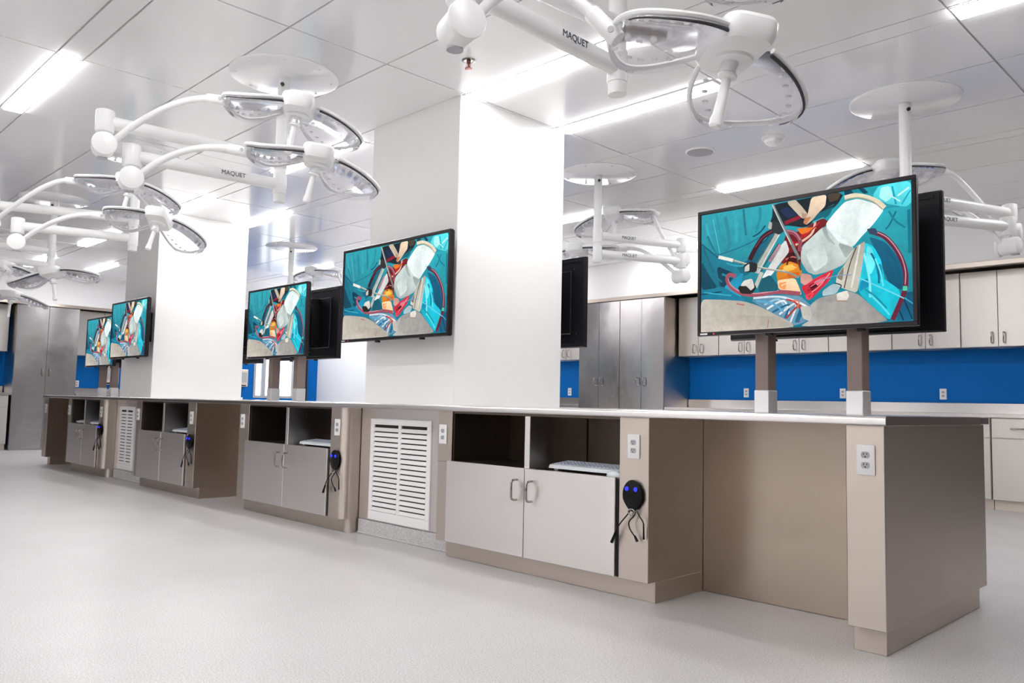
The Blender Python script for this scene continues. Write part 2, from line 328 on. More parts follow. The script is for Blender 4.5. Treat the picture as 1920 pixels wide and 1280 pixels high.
ART=[
('p',(22,120,142),[(0.0,0.753),(0.057,0.666),(0.126,0.602),(0.2,0.556),(0.258,0.501),(0.228,0.439),(0.139,0.373),(0.001,0.362)]),
('p',(12,70,92),[(0.002,0.612),(0.041,0.49),(0.094,0.367),(0.001,0.357)]),
('p',(10,62,84),[(0.087,0.552),(0.192,0.467),(0.139,0.361),(0.105,0.377)]),
('s',(16,92,115),0.0067,[(0.003,0.752),(0.095,0.619)]),
('s',(95,200,210),0.004,[(0.066,0.949),(0.107,0.64)]),
('s',(40,140,158),0.0173,[(0.135,0.957),(0.157,0.722),(0.126,0.637)]),
('s',(28,120,140),0.0107,[(0.233,0.991),(0.246,0.773)]),
('s',(30,110,140),0.0053,[(0.002,0.63),(0.134,0.652),(0.274,0.711),(0.36,0.783)]),
('p',(20,105,128),[(0.192,0.534),(0.258,0.568),(0.331,0.7),(0.388,0.766),(0.416,0.87),(0.388,0.744),(0.265,0.456),(0.228,0.439)]),
('s',(58,178,194),0.0147,[(0.027,0.923),(0.042,0.815),(0.08,0.668)]),
('s',(40,150,168),0.0107,[(0.082,0.992),(0.101,0.872),(0.115,0.708)]),
('s',(54,172,188),0.0173,[(0.181,0.986),(0.195,0.863),(0.194,0.727)]),
('s',(50,168,184),0.0147,[(0.269,0.988),(0.275,0.879),(0.26,0.759)]),
('s',(34,142,160),0.012,[(0.319,0.987),(0.319,0.892),(0.296,0.785)]),
('s',(30,128,148),0.012,[(0.035,0.816),(0.065,0.717),(0.088,0.643)]),
('s',(48,160,178),0.0093,[(0.141,0.566),(0.192,0.534),(0.244,0.526)]),
('s',(34,132,152),0.0107,[(0.117,0.478),(0.162,0.449),(0.207,0.464)]),
('s',(30,118,140),0.0093,[(0.057,0.545),(0.087,0.46),(0.117,0.41)]),
('s',(26,104,126),0.0093,[(0.011,0.727),(0.041,0.605),(0.072,0.497)]),
('s',(16,82,104),0.008,[(0.346,0.83),(0.318,0.78),(0.282,0.754)]),
('s',(16,82,104),0.008,[(0.374,0.769),(0.345,0.708),(0.295,0.673)]),
('p',(22,36,46),[(0.383,0.983),(0.418,0.991),(0.644,0.998),(0.726,1.0),(0.693,0.911),(0.629,0.832),(0.543,0.765),(0.45,0.807),(0.36,0.794),(0.382,0.9)]),
('p',(30,50,90),[(0.417,0.936),(0.458,0.953),(0.512,0.88),(0.457,0.86)]),
('p',(70,60,50),[(0.644,0.998),(0.707,0.997),(0.694,0.943),(0.655,0.931)]),
('p',(20,150,165),[(0.694,1.0),(0.799,1.0),(0.822,0.952),(0.774,0.943),(0.725,0.956)]),
('p',(8,70,95),[(0.719,0.999),(0.75,1.0),(0.768,0.955),(0.725,0.956)]),
('p',(8,70,95),[(0.781,0.999),(0.805,0.997),(0.825,0.956),(0.804,0.956)]),
('p',(10,110,128),[(0.59,0.851),(0.681,0.925),(0.654,0.836),(0.609,0.794),(0.563,0.772)]),
('s',(30,40,50),0.0053,[(0.59,0.862),(0.687,0.908)]),
('s',(70,190,200),0.0067,[(0.577,0.801),(0.628,0.821)]),
('p',(40,165,180),[(0.891,0.822),(0.954,0.817),(0.997,0.836),(0.996,0.344),(0.969,0.407),(0.921,0.554),(0.853,0.668),(0.836,0.703)]),
('s',(18,110,130),0.0067,[(0.937,0.791),(0.912,0.706),(0.894,0.67)]),
('s',(20,120,140),0.0133,[(0.988,0.789),(0.99,0.482)]),
('p',(85,222,232),[(0.868,0.996),(0.998,0.997),(0.999,0.836),(0.98,0.813),(0.954,0.822),(0.897,0.856),(0.84,0.926)]),
('p',(165,238,238),[(0.876,0.978),(0.911,0.984),(0.927,0.904),(0.898,0.866),(0.869,0.909)]),
('s',(20,160,185),0.0067,[(0.923,0.976),(0.937,0.841)]),
('s',(220,250,250),0.0067,[(0.991,0.948),(0.944,0.9)]),
('s',(20,170,195),0.006,[(0.996,0.926),(0.96,0.835)]),
('s',(200,245,245),0.0053,[(0.899,0.932),(0.955,0.857)]),
('p',(12,92,125),[(0.823,0.634),(0.892,0.58),(0.947,0.45),(0.97,0.29),(0.96,0.222),(0.91,0.258),(0.872,0.423),(0.845,0.549)]),
('p',(24,205,228),[(0.807,0.596),(0.845,0.554),(0.876,0.443),(0.879,0.322),(0.943,0.234),(0.953,0.174),(0.93,0.099),(0.905,0.013),(0.844,0.108),(0.778,0.226),(0.781,0.438)]),
('p',(110,235,245),[(0.816,0.574),(0.839,0.54),(0.849,0.417),(0.83,0.349),(0.808,0.434)]),
('p',(15,150,190),[(0.849,0.427),(0.875,0.423),(0.882,0.302),(0.859,0.325)]),
('s',(140,240,248),0.0093,[(0.803,0.516),(0.824,0.33),(0.827,0.189)]),
('p',(18,150,190),[(0.788,0.315),(0.818,0.331),(0.823,0.27),(0.781,0.235)]),
('p',(16,95,130),[(0.96,0.203),(1.0,0.207),(0.999,0.005),(0.928,0.011)]),
('s',(60,170,200),0.0053,[(0.954,0.184),(1.0,0.121)]),
('s',(10,50,70),0.0053,[(0.964,0.154),(0.995,0.015)]),
('s',(10,50,70),0.0053,[(0.941,0.098),(0.961,0.008)]),
('p',(120,24,30),[(0.449,0.753),(0.51,0.74),(0.622,0.823),(0.653,0.784),(0.588,0.692),(0.522,0.63),(0.519,0.396),(0.453,0.492),(0.42,0.519)]),
('p',(195,35,40),[(0.523,0.737),(0.576,0.742),(0.542,0.691),(0.519,0.684)]),
('p',(70,14,20),[(0.441,0.58),(0.495,0.592),(0.52,0.502),(0.467,0.511)]),
('s',(150,25,50),0.0173,[(0.443,0.825),(0.518,0.857)]),
('p',(236,120,35),[(0.5,0.772),(0.602,0.757),(0.569,0.733),(0.523,0.716)]),
('s',(235,190,170),0.0107,[(0.589,0.798),(0.569,0.707),(0.495,0.641)]),
('p',(205,40,62),[(0.518,0.311),(0.584,0.365),(0.673,0.425),(0.65,0.335),(0.602,0.263),(0.569,0.209),(0.543,0.244)]),
('p',(240,110,120),[(0.584,0.344),(0.641,0.377),(0.609,0.309),(0.57,0.272)]),
('p',(60,10,25),[(0.557,0.316),(0.583,0.334),(0.602,0.3),(0.57,0.272)]),
('s',(235,70,90),0.0093,[(0.55,0.243),(0.576,0.251),(0.556,0.211),(0.543,0.244)]),
('p',(240,148,42),[(0.419,0.497),(0.467,0.52),(0.513,0.482),(0.526,0.427),(0.512,0.386),(0.452,0.384),(0.411,0.357),(0.4,0.424)]),
('p',(250,190,80),[(0.433,0.484),(0.48,0.498),(0.493,0.453),(0.446,0.439)]),
('p',(205,90,20),[(0.453,0.427),(0.513,0.429),(0.506,0.387),(0.459,0.388)]),
('p',(243,205,160),[(0.405,0.38),(0.492,0.384),(0.511,0.312),(0.524,0.246),(0.444,0.278),(0.411,0.314)]),
('p',(230,150,90),[(0.411,0.357),(0.452,0.363),(0.445,0.299),(0.418,0.313)]),
('p',(225,165,155),[(0.519,0.417),(0.565,0.399),(0.577,0.355),(0.538,0.319),(0.518,0.343)]),
('s',(170,30,45),0.0067,[(0.456,0.719),(0.482,0.67),(0.516,0.653)]),
('s',(80,12,20),0.006,[(0.462,0.642),(0.495,0.614),(0.515,0.567)]),
('s',(215,60,60),0.0053,[(0.469,0.694),(0.489,0.637),(0.507,0.526)]),
('s',(235,120,110),0.0047,[(0.447,0.536),(0.481,0.552),(0.514,0.525)]),
('s',(60,10,16),0.0067,[(0.453,0.492),(0.468,0.554),(0.495,0.582)]),
('s',(190,40,50),0.006,[(0.536,0.713),(0.563,0.729),(0.609,0.794)]),
('s',(250,205,120),0.0047,[(0.429,0.452),(0.467,0.479),(0.5,0.463)]),
('s',(215,110,30),0.0053,[(0.418,0.389),(0.452,0.4),(0.506,0.398)]),
('s',(255,225,190),0.0053,[(0.425,0.334),(0.465,0.35),(0.505,0.313)]),
('s',(235,90,110),0.006,[(0.564,0.305),(0.603,0.341),(0.648,0.377)]),
('s',(150,15,35),0.0053,[(0.55,0.275),(0.596,0.3),(0.641,0.357)]),
('s',(245,170,170),0.004,[(0.57,0.262),(0.609,0.309),(0.654,0.396)]),
('p',(196,208,204),[(0.522,0.62),(0.634,0.767),(0.689,0.63),(0.765,0.569),(0.717,0.448),(0.655,0.412),(0.587,0.39),(0.549,0.423),(0.52,0.513)]),
('p',(165,178,176),[(0.618,0.744),(0.637,0.751),(0.652,0.668),(0.682,0.6),(0.642,0.639)]),
('p',(202,213,209),[(0.541,0.563),(0.626,0.632),(0.649,0.48),(0.584,0.407)]),
('p',(180,192,188),[(0.689,0.619),(0.762,0.564),(0.724,0.489)]),
('p',(238,250,247),[(0.633,0.765),(0.68,0.852),(0.724,0.919),(0.78,0.926),(0.839,0.881),(0.891,0.817),(0.842,0.716),(0.793,0.64),(0.756,0.569),(0.689,0.63)]),
('p',(215,232,230),[(0.794,0.701),(0.836,0.723),(0.793,0.64)]),
('p',(220,236,232),[(0.646,0.743),(0.69,0.682),(0.744,0.588),(0.689,0.63)]),
('s',(236,226,198),0.02,[(0.722,0.948),(0.768,0.953),(0.822,0.921),(0.866,0.874),(0.891,0.827)]),
('s',(180,165,130),0.0047,[(0.725,0.933),(0.78,0.934),(0.839,0.891),(0.882,0.819)]),
('p',(196,192,178),[(0.717,0.443),(0.765,0.569),(0.812,0.608),(0.79,0.376),(0.772,0.226),(0.711,0.27),(0.678,0.3),(0.685,0.371)]),
('s',(75,65,52),0.0047,[(0.771,0.568),(0.742,0.444),(0.716,0.272)]),
('s',(230,228,220),0.008,[(0.786,0.58),(0.748,0.27)]),
('p',(150,140,128),[(0.682,0.356),(0.717,0.438),(0.709,0.326)]),
('p',(226,208,184),[(0.452,0.991),(0.496,0.998),(0.526,0.937),(0.554,0.87),(0.547,0.834),(0.524,0.845)]),
('p',(206,170,140),[(0.525,0.888),(0.554,0.87),(0.547,0.834),(0.528,0.844)]),
('p',(232,206,178),[(0.571,0.995),(0.642,0.996),(0.636,0.91),(0.6,0.86),(0.577,0.817),(0.547,0.786),(0.532,0.806),(0.557,0.878)]),
('p',(200,130,90),[(0.541,0.841),(0.571,0.845),(0.547,0.786),(0.532,0.806)]),
('s',(62,20,36),0.024,[(0.391,0.781),(0.339,0.743),(0.295,0.651),(0.266,0.567)]),
('s',(130,50,70),0.0053,[(0.381,0.778),(0.331,0.733),(0.295,0.662)]),
('s',(150,72,88),0.0187,[(0.45,0.758),(0.49,0.734),(0.516,0.674),(0.515,0.589)]),
('s',(205,150,160),0.004,[(0.456,0.764),(0.493,0.739),(0.519,0.674)]),
('p',(35,165,205),[(0.132,0.374),(0.184,0.423),(0.221,0.468),(0.237,0.46),(0.202,0.353),(0.227,0.26),(0.135,0.305)]),
('p',(200,30,40),[(0.145,0.327),(0.162,0.353),(0.155,0.314)]),
('s',(165,82,98),0.0187,[(0.192,0.444),(0.159,0.466),(0.146,0.434),(0.162,0.37),(0.22,0.304),(0.299,0.279),(0.41,0.287),(0.517,0.258)]),
('s',(225,160,170),0.004,[(0.151,0.433),(0.169,0.374),(0.22,0.317),(0.299,0.29),(0.411,0.298)]),
('s',(105,34,60),0.02,[(0.83,0.668),(0.887,0.621),(0.937,0.512),(0.968,0.378),(0.971,0.25),(0.953,0.155),(0.917,0.017)]),
('s',(205,150,165),0.0047,[(0.853,0.663),(0.904,0.603),(0.951,0.479),(0.971,0.358),(0.969,0.26)]),
('p',(60,80,110),[(0.815,0.692),(0.854,0.689),(0.864,0.636),(0.829,0.648)]),
('p',(70,190,160),[(0.96,0.252),(0.978,0.249),(0.977,0.215),(0.959,0.218)]),
('s',(120,215,235),0.0047,[(0.776,0.342),(0.846,0.277),(0.931,0.197),(0.964,0.163)]),
('s',(130,160,200),0.0033,[(0.583,0.334),(0.685,0.371),(0.75,0.363)]),
('s',(8,110,140),0.008,[(0.833,0.51),(0.86,0.405),(0.864,0.285)]),
('s',(110,236,244),0.0067,[(0.85,0.467),(0.871,0.363),(0.881,0.262)]),
('s',(10,90,120),0.008,[(0.892,0.54),(0.93,0.433),(0.945,0.313)]),
('s',(16,150,175),0.008,[(0.805,0.252),(0.851,0.187),(0.895,0.102)]),
('s',(90,228,238),0.008,[(0.828,0.209),(0.873,0.124),(0.906,0.052)]),
('s',(20,130,150),0.008,[(0.908,0.798),(0.935,0.721),(0.974,0.663)]),
('p',(235,235,233),[(0.449,0.693),(0.467,0.597),(0.413,0.498),(0.377,0.422),(0.328,0.407),(0.346,0.454),(0.386,0.546),(0.421,0.649)]),
('p',(170,140,150),[(0.358,0.54),(0.414,0.672),(0.428,0.648),(0.378,0.526)]),
('s',(60,50,55),0.0047,[(0.414,0.672),(0.343,0.51),(0.293,0.363)]),
('s',(186,186,178),0.0227,[(0.415,0.765),(0.358,0.617),(0.293,0.462)]),
('s',(90,90,88),0.0047,[(0.403,0.774),(0.337,0.615),(0.281,0.475)]),
('s',(230,230,225),0.0053,[(0.422,0.753),(0.369,0.615),(0.308,0.449)]),
('s',(196,196,186),0.02,[(0.329,0.457),(0.296,0.34)]),
('p',(40,46,50),[(0.36,0.832),(0.389,0.854),(0.426,0.834),(0.443,0.765),(0.415,0.738),(0.381,0.773)]),
('p',(170,175,170),[(0.368,0.859),(0.382,0.844),(0.378,0.79),(0.36,0.805)]),
('s',(122,134,134),0.0133,[(0.384,0.988),(0.43,0.823),(0.482,0.638),(0.514,0.525)]),
('s',(205,212,210),0.0047,[(0.383,0.988),(0.423,0.835),(0.475,0.65)]),
('s',(90,70,60),0.0067,[(0.495,0.571),(0.52,0.438)]),
('s',(238,236,226),0.016,[(0.099,0.624),(0.178,0.58)]),
('s',(150,152,140),0.0093,[(0.178,0.58),(0.315,0.498),(0.446,0.439),(0.512,0.386)]),
('s',(220,220,208),0.0033,[(0.185,0.581),(0.315,0.503),(0.446,0.445)]),
('p',(40,42,44),[(0.233,0.528),(0.273,0.555),(0.308,0.526),(0.301,0.461),(0.243,0.47)]),
('p',(205,205,200),[(0.24,0.515),(0.265,0.539),(0.265,0.478),(0.24,0.476)]),
('p',(38,40,40),[(0.202,0.353),(0.272,0.41),(0.303,0.339),(0.278,0.288),(0.22,0.3)]),
('p',(212,208,200),[(0.235,0.404),(0.279,0.415),(0.292,0.341),(0.271,0.316),(0.257,0.357),(0.217,0.362)]),
('p',(20,88,105),[(0.31,0.339),(0.328,0.402),(0.371,0.429),(0.411,0.336),(0.407,0.293),(0.313,0.3)]),
('p',(20,120,150),[(0.001,0.351),(0.132,0.362),(0.191,0.298),(0.263,0.234),(0.001,0.281)]),
('s',(10,60,80),0.0053,[(0.001,0.322),(0.117,0.33)]),
('s',(60,180,205),0.0053,[(0.017,0.337),(0.169,0.29)]),
('p',(110,160,188),[(0.263,0.245),(0.41,0.262),(0.517,0.242),(0.565,0.163),(0.583,0.077),(0.534,0.033),(0.485,0.013),(0.395,0.111)]),
('s',(215,230,240),0.0093,[(0.285,0.254),(0.41,0.25),(0.49,0.208)]),
('s',(150,200,225),0.0093,[(0.34,0.193),(0.41,0.228),(0.45,0.149)]),
('s',(235,240,242),0.0093,[(0.354,0.158),(0.437,0.214),(0.463,0.105)]),
('s',(30,100,140),0.0093,[(0.381,0.129),(0.463,0.179),(0.442,0.075)]),
('s',(225,228,230),0.0093,[(0.415,0.109),(0.497,0.186),(0.469,0.04)]),
('s',(170,60,50),0.0093,[(0.449,0.074),(0.516,0.173),(0.508,0.037)]),
('s',(240,238,232),0.0093,[(0.49,0.208),(0.549,0.149),(0.561,0.064)]),
('s',(90,170,210),0.0093,[(0.299,0.23),(0.382,0.199),(0.436,0.129)]),
('s',(190,60,60),0.008,[(0.45,0.223),(0.49,0.197),(0.516,0.142)]),
('s',(225,120,100),0.0067,[(0.477,0.21),(0.51,0.2),(0.503,0.154)]),
('p',(30,100,130),[(0.488,0.039),(0.516,0.152),(0.535,0.119),(0.508,0.037)]),
('p',(215,210,200),[(0.516,0.163),(0.562,0.158),(0.58,0.083),(0.56,0.043),(0.528,0.067)]),
('p',(203,196,184),[(0.001,0.281),(0.109,0.265),(0.231,0.238),(0.312,0.19),(0.409,0.099),(0.475,0.04),(0.488,0.001),(0.0,0.002)]),
('p',(198,190,178),[(0.168,0.133),(0.408,0.094),(0.481,0.008),(0.152,0.006)]),
('s',(190,110,100),0.006,[(0.198,0.219),(0.238,0.204)]),
('s',(170,130,110),0.0047,[(0.362,0.071),(0.358,0.012)]),
('p',(176,172,168),[(0.562,0.163),(0.601,0.211),(0.683,0.237),(0.727,0.254),(0.78,0.215),(0.844,0.108),(0.908,0.001),(0.511,0.003),(0.574,0.063)]),
('p',(181,177,173),[(0.6,0.164),(0.682,0.186),(0.743,0.149),(0.765,0.015),(0.592,0.019)]),
('p',(214,208,200),[(0.683,0.237),(0.73,0.254),(0.738,0.21),(0.725,0.171),(0.685,0.18)]),
('s',(170,120,110),0.004,[(0.684,0.181),(0.728,0.176)]),
('p',(166,163,160),[(0.562,0.163),(0.591,0.196),(0.594,0.134),(0.574,0.094)]),
('p',(190,215,222),[(0.621,0.266),(0.666,0.312),(0.703,0.296),(0.683,0.237),(0.62,0.224)]),
('s',(40,70,90),0.0053,[(0.678,0.315),(0.703,0.296),(0.699,0.271)]),
]

# ---------------------------------------------------------------- key levels (metres)
ZC = 2.965                                   # ceiling
YF, YK, YC, YB = 3.236, 3.297, 3.217, 3.718  # island: cabinet face, toe kick, counter edge, kneehole back
YE = 4.505                                   # island far face
ZK, ZB, ZT = 0.10, 0.888, 0.9235             # kick top, counter underside, counter top
XL, XR, YN, YW = -15.9, 3.2, -2.4, 9.65      # room: left wall, right end, near wall, back wall

# ---------------------------------------------------------------- room shell
def wall_boxes(name, rects, mats):
    b = MB()
    for mi, r in rects: b.slot(mi).box(*r)
    return struct(b.build(name, mats, smooth=False))
b = MB(); b.box(XL-0.1, XR+0.1, YN-0.1, YW+0.1, -0.1, 0.0); struct(b.build('floor', M['floor'], smooth=False))
WY0, WY1, WZ0, WZ1 = 8.13, 9.10, 0.95, 2.12  # window opening in the left wall
wall_boxes('wall_left', [
    (2, (XL-0.1, XL, YN, 2.4, 0, 2.3)), (0, (XL-0.1, XL, YN, 2.4, 2.3, ZC)),
    (1, (XL-0.1, XL, 2.4, WY0, 0, 2.3)), (0, (XL-0.1, XL, 2.4, WY0, 2.3, ZC)),
    (1, (XL-0.1, XL, WY1, YW, 0, 2.3)), (0, (XL-0.1, XL, WY1, YW, 2.3, ZC)),
    (1, (XL-0.1, XL, WY0, WY1, 0, WZ0)), (1, (XL-0.1, XL, WY0, WY1, WZ1, 2.3)), (0, (XL-0.1, XL, WY0, WY1, 2.3, ZC))], [M['wall'], M['blue'], M['reflect_dark']])
wall_boxes('wall_back', [(0, (XL, -9.2, YW, YW+0.1, 0, ZC)), (1, (-9.2, -1.4, YW, YW+0.1, 0, 2.3)), (0, (-9.2, -1.4, YW, YW+0.1, 2.3, ZC)), (2, (-1.4, XR, YW, YW+0.1, 0, 2.3)), (0, (-1.4, XR, YW, YW+0.1, 2.3, ZC))], [M['wall'], M['blue'], M['reflect_dark']])
wall_boxes('wall_front', [(1, (XL, XR, YN-0.1, YN, 0, 0.72)), (0, (XL, XR, YN-0.1, YN, 0.72, ZC))], [M['wall'], M['reflect_dark']])  # dark lower zone added to shape the reflections in the island steel
wall_boxes('wall_right', [(0, (XR, XR+0.1, YN, YW, 0, ZC))], [M['reflect_dark']])
wall_boxes('wall_bulkhead_back', [(0, (-9.2, XR, 9.03, YW, 2.475, ZC))], [M['wall']])
wall_boxes('wall_bulkhead_left', [(0, (XL, -15.28, 1.4, 6.6, 2.475, ZC))], [M['wall']])
b = MB(); b.box(-9.2, XR, 9.02, 9.06, 2.425, 2.475, 0.003); b.box(-9.2, XR, 9.06, YW, 2.455, 2.475); struct(b.build('trim_1', M['steel'], smooth=False))
b = MB(); b.box(-15.31, -15.27, 1.4, 6.6, 2.425, 2.475, 0.003); b.box(XL, -15.31, 1.4, 6.6, 2.455, 2.475); struct(b.build('trim_2', M['steel'], smooth=False))
# window
b = MB()
for y0, y1, z0, z1 in ((WY0, WY0+0.05, WZ0, WZ1), (WY1-0.05, WY1, WZ0, WZ1), (WY0+0.05, WY1-0.05, WZ1-0.05, WZ1), (WY0+0.05, WY1-0.05, WZ0, WZ0+0.05), (8.34, 8.40, WZ0+0.05, WZ1-0.05)):
    b.box(XL-0.09, XL+0.01, y0, y1, z0, z1, 0.003)
win = struct(b.build('window_1', M['grey'], smooth=False))
b = MB(); b.box(XL-0.055, XL-0.05, WY0+0.05, WY1-0.05, WZ0+0.05, WZ1-0.05); b.build('window_pane', M['glass'], win, smooth=False)
b = MB(); b.box(XL, XL+0.05, 9.27, 9.32, 0, 2.2, 0.004); b.box(XL, XL+0.05, 9.36, 9.39, 0, 2.2, 0.004); struct(b.build('trim_3', M['dark'], smooth=False))

# ceiling: panels in a grid with recessed bars between them
CX = [XL] + [-1.27+1.325*k for k in range(-10, 4)] + [XR]
CX = sorted(x for x in CX if XL <= x <= XR)
CY = [YN, -1.78, -1.63, -1.13, -0.48, -0.33, 0.2, 0.77, 1.335, 1.485, 2.12, 2.77, 3.405, 3.56, 4.275, 4.43, 5.12, 5.80, 6.48, 6.635, 7.3, 7.95, 8.6, 8.75, 9.03]
b = MB()
b.slot(1).box(XL, XR, YN, YW, ZC+0.008, ZC+0.1)
b.slot(0)
g = 0.006
rnd = random.Random(4)
for x0, x1 in zip(CX, CX[1:]):
    for y0, y1 in zip(CY, CY[1:]):
        if x1-x0 > 0.05 and y1-y0 > 0.05:
            # each lay-in panel sits with a hair of tilt
            k = [rnd.uniform(-0.0012, 0.0012) for _ in range(3)]
            q = [(x0+g, y0+g, ZC+k[0]), (x0+g, y1-g, ZC+k[1]), (x1-g, y1-g, ZC+k[2]), (x1-g, y0+g, ZC+k[0]+k[2]-k[1])]
            b.quad(q)
            for p, r in zip(q, q[1:]+q[:1]): b.quad([p, r, (r[0], r[1], ZC+0.009), (p[0], p[1], ZC+0.009)])
struct(b.build('ceiling', [M['ceiling'], M['tbar']], smooth=False))

# square white columns that rise out of the island
COLS = ((-4.93, -3.95), (-9.86, -8.93))
CYA, CYB = 3.39, 4.42
for i, (x0, x1) in enumerate(COLS):
    b = MB(); b.box(x0, x1, CYA, CYB, 0, ZC, 0.004)
    struct(b.build('wall_column_%s' % ('near', 'far')[i], M['column'], smooth=False))

# ---------------------------------------------------------------- ceiling lights
def ceiling_light(x0, x1, y0, y1, label):
    t = thing('ceiling_light', label, 'light', ((x0+x1)/2, (y0+y1)/2, ZC), 0, 'linear ceiling lights')
    w, d = (x1-x0)/2-0.012, (y1-y0)/2-0.006
    b = MB()
    for q in ((-w, w, -d, -d+0.008), (-w, w, d-0.008, d), (-w, -w+0.008, -d+0.008, d-0.008), (w-0.008, w, -d+0.008, d-0.008)): b.box(*q, -0.008, -0.002)
    b.build('frame', M['white'], t, smooth=False)
    b = MB(); b.box(-w+0.008, w-0.008, -d+0.008, d-0.008, -0.020, -0.003, 0.004)
    b.build('diffuser', M['lamp'], t, smooth=False)
c = lambda k: (-1.27+1.325*k, -1.27+1.325*(k+1))
Ya, Yb_, Yc_, Yd = (1.335, 1.485), (3.405, 3.56), (4.275, 4.43), (6.48, 6.635)
Ye, Yw, Yz = (-0.48, -0.33), (8.6, 8.75), (-1.78, -1.63)
for (k, Y, lab) in [
    (-4, Ya, 'wide-looking bright strip light alone at top left of the ceiling'),
    (-2, Ya, 'unseen strip light added to the ceiling row over the near floor, beyond the picture top'),  # out-of-view strips of this row are added for lighting
    (0, Ya, 'unseen strip light added to the near ceiling row, right of the camera'),
    (-2, Yb_, 'long strip light from the top corner of the nearest column to the front lamp pole'),
    (-4, Yb_, 'strip light meeting the left edge of the nearest column at the ceiling'),
    (-8, Yb_, 'strip light seen through the clear wings of the second lamp'),
    (-10, Yb_, 'distant strip light at far left, behind the lowest left lamp pole'),
    (-2, Yc_, 'long strip light ending behind the handle of the front lamp head'),
    (0, Yc_, 'strip light cut by the top right corner of the picture'),
    (-4, Yc_, 'strip light behind the nearest column'),
    (-6, Yc_, 'strip light at the ceiling between the two columns, right of the farther one'),
    (-10, Yc_, 'distant short-looking strip light left of the farther column'),
    (-2, Yd, 'strip light above the largest screen on the right'),
    (0, Yd, 'strip light of the far row at the right edge'),
    (-4, Yd, 'strip light of the far row behind the nearest column'),
    (-6, Yd, 'faint strip light of the far row above the screen pair on posts in the middle'),
    (-8, Yd, 'faint strip light of the far row left of the far hanging lamp'),
    (-4, Yw, 'strip light washing the wall above the tall cabinets, right of the nearest column'),
    (-11, Yw, 'added strip light brightening the back wall, at its very left end'),  # strips added to brighten the back wall and far corner
    (-6, Yw, 'added hidden strip light near the back wall behind the nearest column'),
    (-8, Yw, 'added strip light brightening the back wall above the middle screen'),
    (-9, Yw, 'added strip light brightening the back wall, second from the back left corner'),
    (-10, Yw, 'added strip light brightening the back wall, in the back left corner'),
    (-6, Yz, 'added fill strip light along the unseen wall behind the camera, leftmost'),  # row added to brighten the near wall and the surfaces facing it
    (-4, Yz, 'added fill strip light along the unseen wall behind the camera, second from left'),
    (-2, Yz, 'added fill strip light along the unseen wall behind the camera, third from left'),
    (0, Yz, 'added fill strip light along the unseen wall behind the camera, rightmost'),
    (-2, Ye, 'added unseen strip light behind the camera, nearest the middle'),  # row added out of view to light the room
    (-4, Ye, 'added unseen strip light behind the camera, to the left'),
    (0, Ye, 'added unseen strip light behind the camera, to the right')]:
    x0, x1 = c(k)
    ceiling_light(x0, x1, *Y, lab)
ceiling_light(-8.915, -7.9, *Yb_, 'strip light touching the top right corner of the farther column')

# ---------------------------------------------------------------- shared small hardware
def receptacle_mesh():
    b = MB()
    b.slot(0).prism([(0.0165*math.cos(a), max(-0.0125, min(0.0125, 0.0165*math.sin(a)))) for a in [2*PI*i/24 for i in range(24)]], 0, 0.002)
    b.slot(1)
    b.box(-0.0075, -0.005, 0.0, 0.008, 0.0018, 0.0026); b.box(0.005, 0.0075, 0.001, 0.007, 0.0018, 0.0026)
    b.cyl((0, -0.0065, 0.0018), (0, -0.0065, 0.0026), 0.0028, 10)
    b.xf(Matrix.Rotation(PI/2, 4, 'X'))
    return b.build('receptacle', [M['grey'], M['black']], smooth=False)
def plate_mesh():
    b = MB(); b.box(-0.036, 0.036, -0.007, 0.0, -0.059, 0.059, 0.004, 2); return b.build('cover_plate', M['outlet'])
_rec, _plate = receptacle_mesh(), plate_mesh()
REC, PLATE = _rec.data, _plate.data
bpy.data.objects.remove(_rec); bpy.data.objects.remove(_plate)
def put(name, me, parent, loc=(0, 0, 0)):
    o = bpy.data.objects.new(name, me); COL.objects.link(o); o.parent = parent; o.location = loc; return o
def outlet_part(parent, x, z, y=0.0):
    o = put('power_outlet', PLATE, parent, (x, y, z)); o['label'] = 'ivory double power outlet'
    for dz in (0.02, -0.02): put('receptacle', REC, o, (0, -0.007, dz))
def wall_outlet(loc, label, rz=0.0):
    t = thing('wall_outlet', label, 'power outlet', loc, rz, 'outlets along the blue wall')
    put('cover_plate', PLATE, t)
    for dz in (0.02, -0.02): put('receptacle', REC, t, (0, -0.007, dz))
def pull_mesh(L=0.11, r=0.0066, out=0.044):
    h = L/2
    pts = [(0, 0, -h), (0, -out*0.55, -h), (0, -out*0.9, -h+0.006), (0, -out, -h+0.016), (0, -out, 0), (0, -out, h-0.016), (0, -out*0.9, h-0.006), (0, -out*0.55, h), (0, 0, h)]
    b = MB(); b.tube(pts, r, 10)
    o = b.build('handle', M['chrome']); me = o.data; bpy.data.objects.remove(o); return me
PULL = pull_mesh()
def pull(parent, x, z, y=0.0, horiz=False):
    o = put('handle', PULL, parent, (x, y, z))
    if horiz: o.rotation_euler = (0, PI/2, 0)
    return o

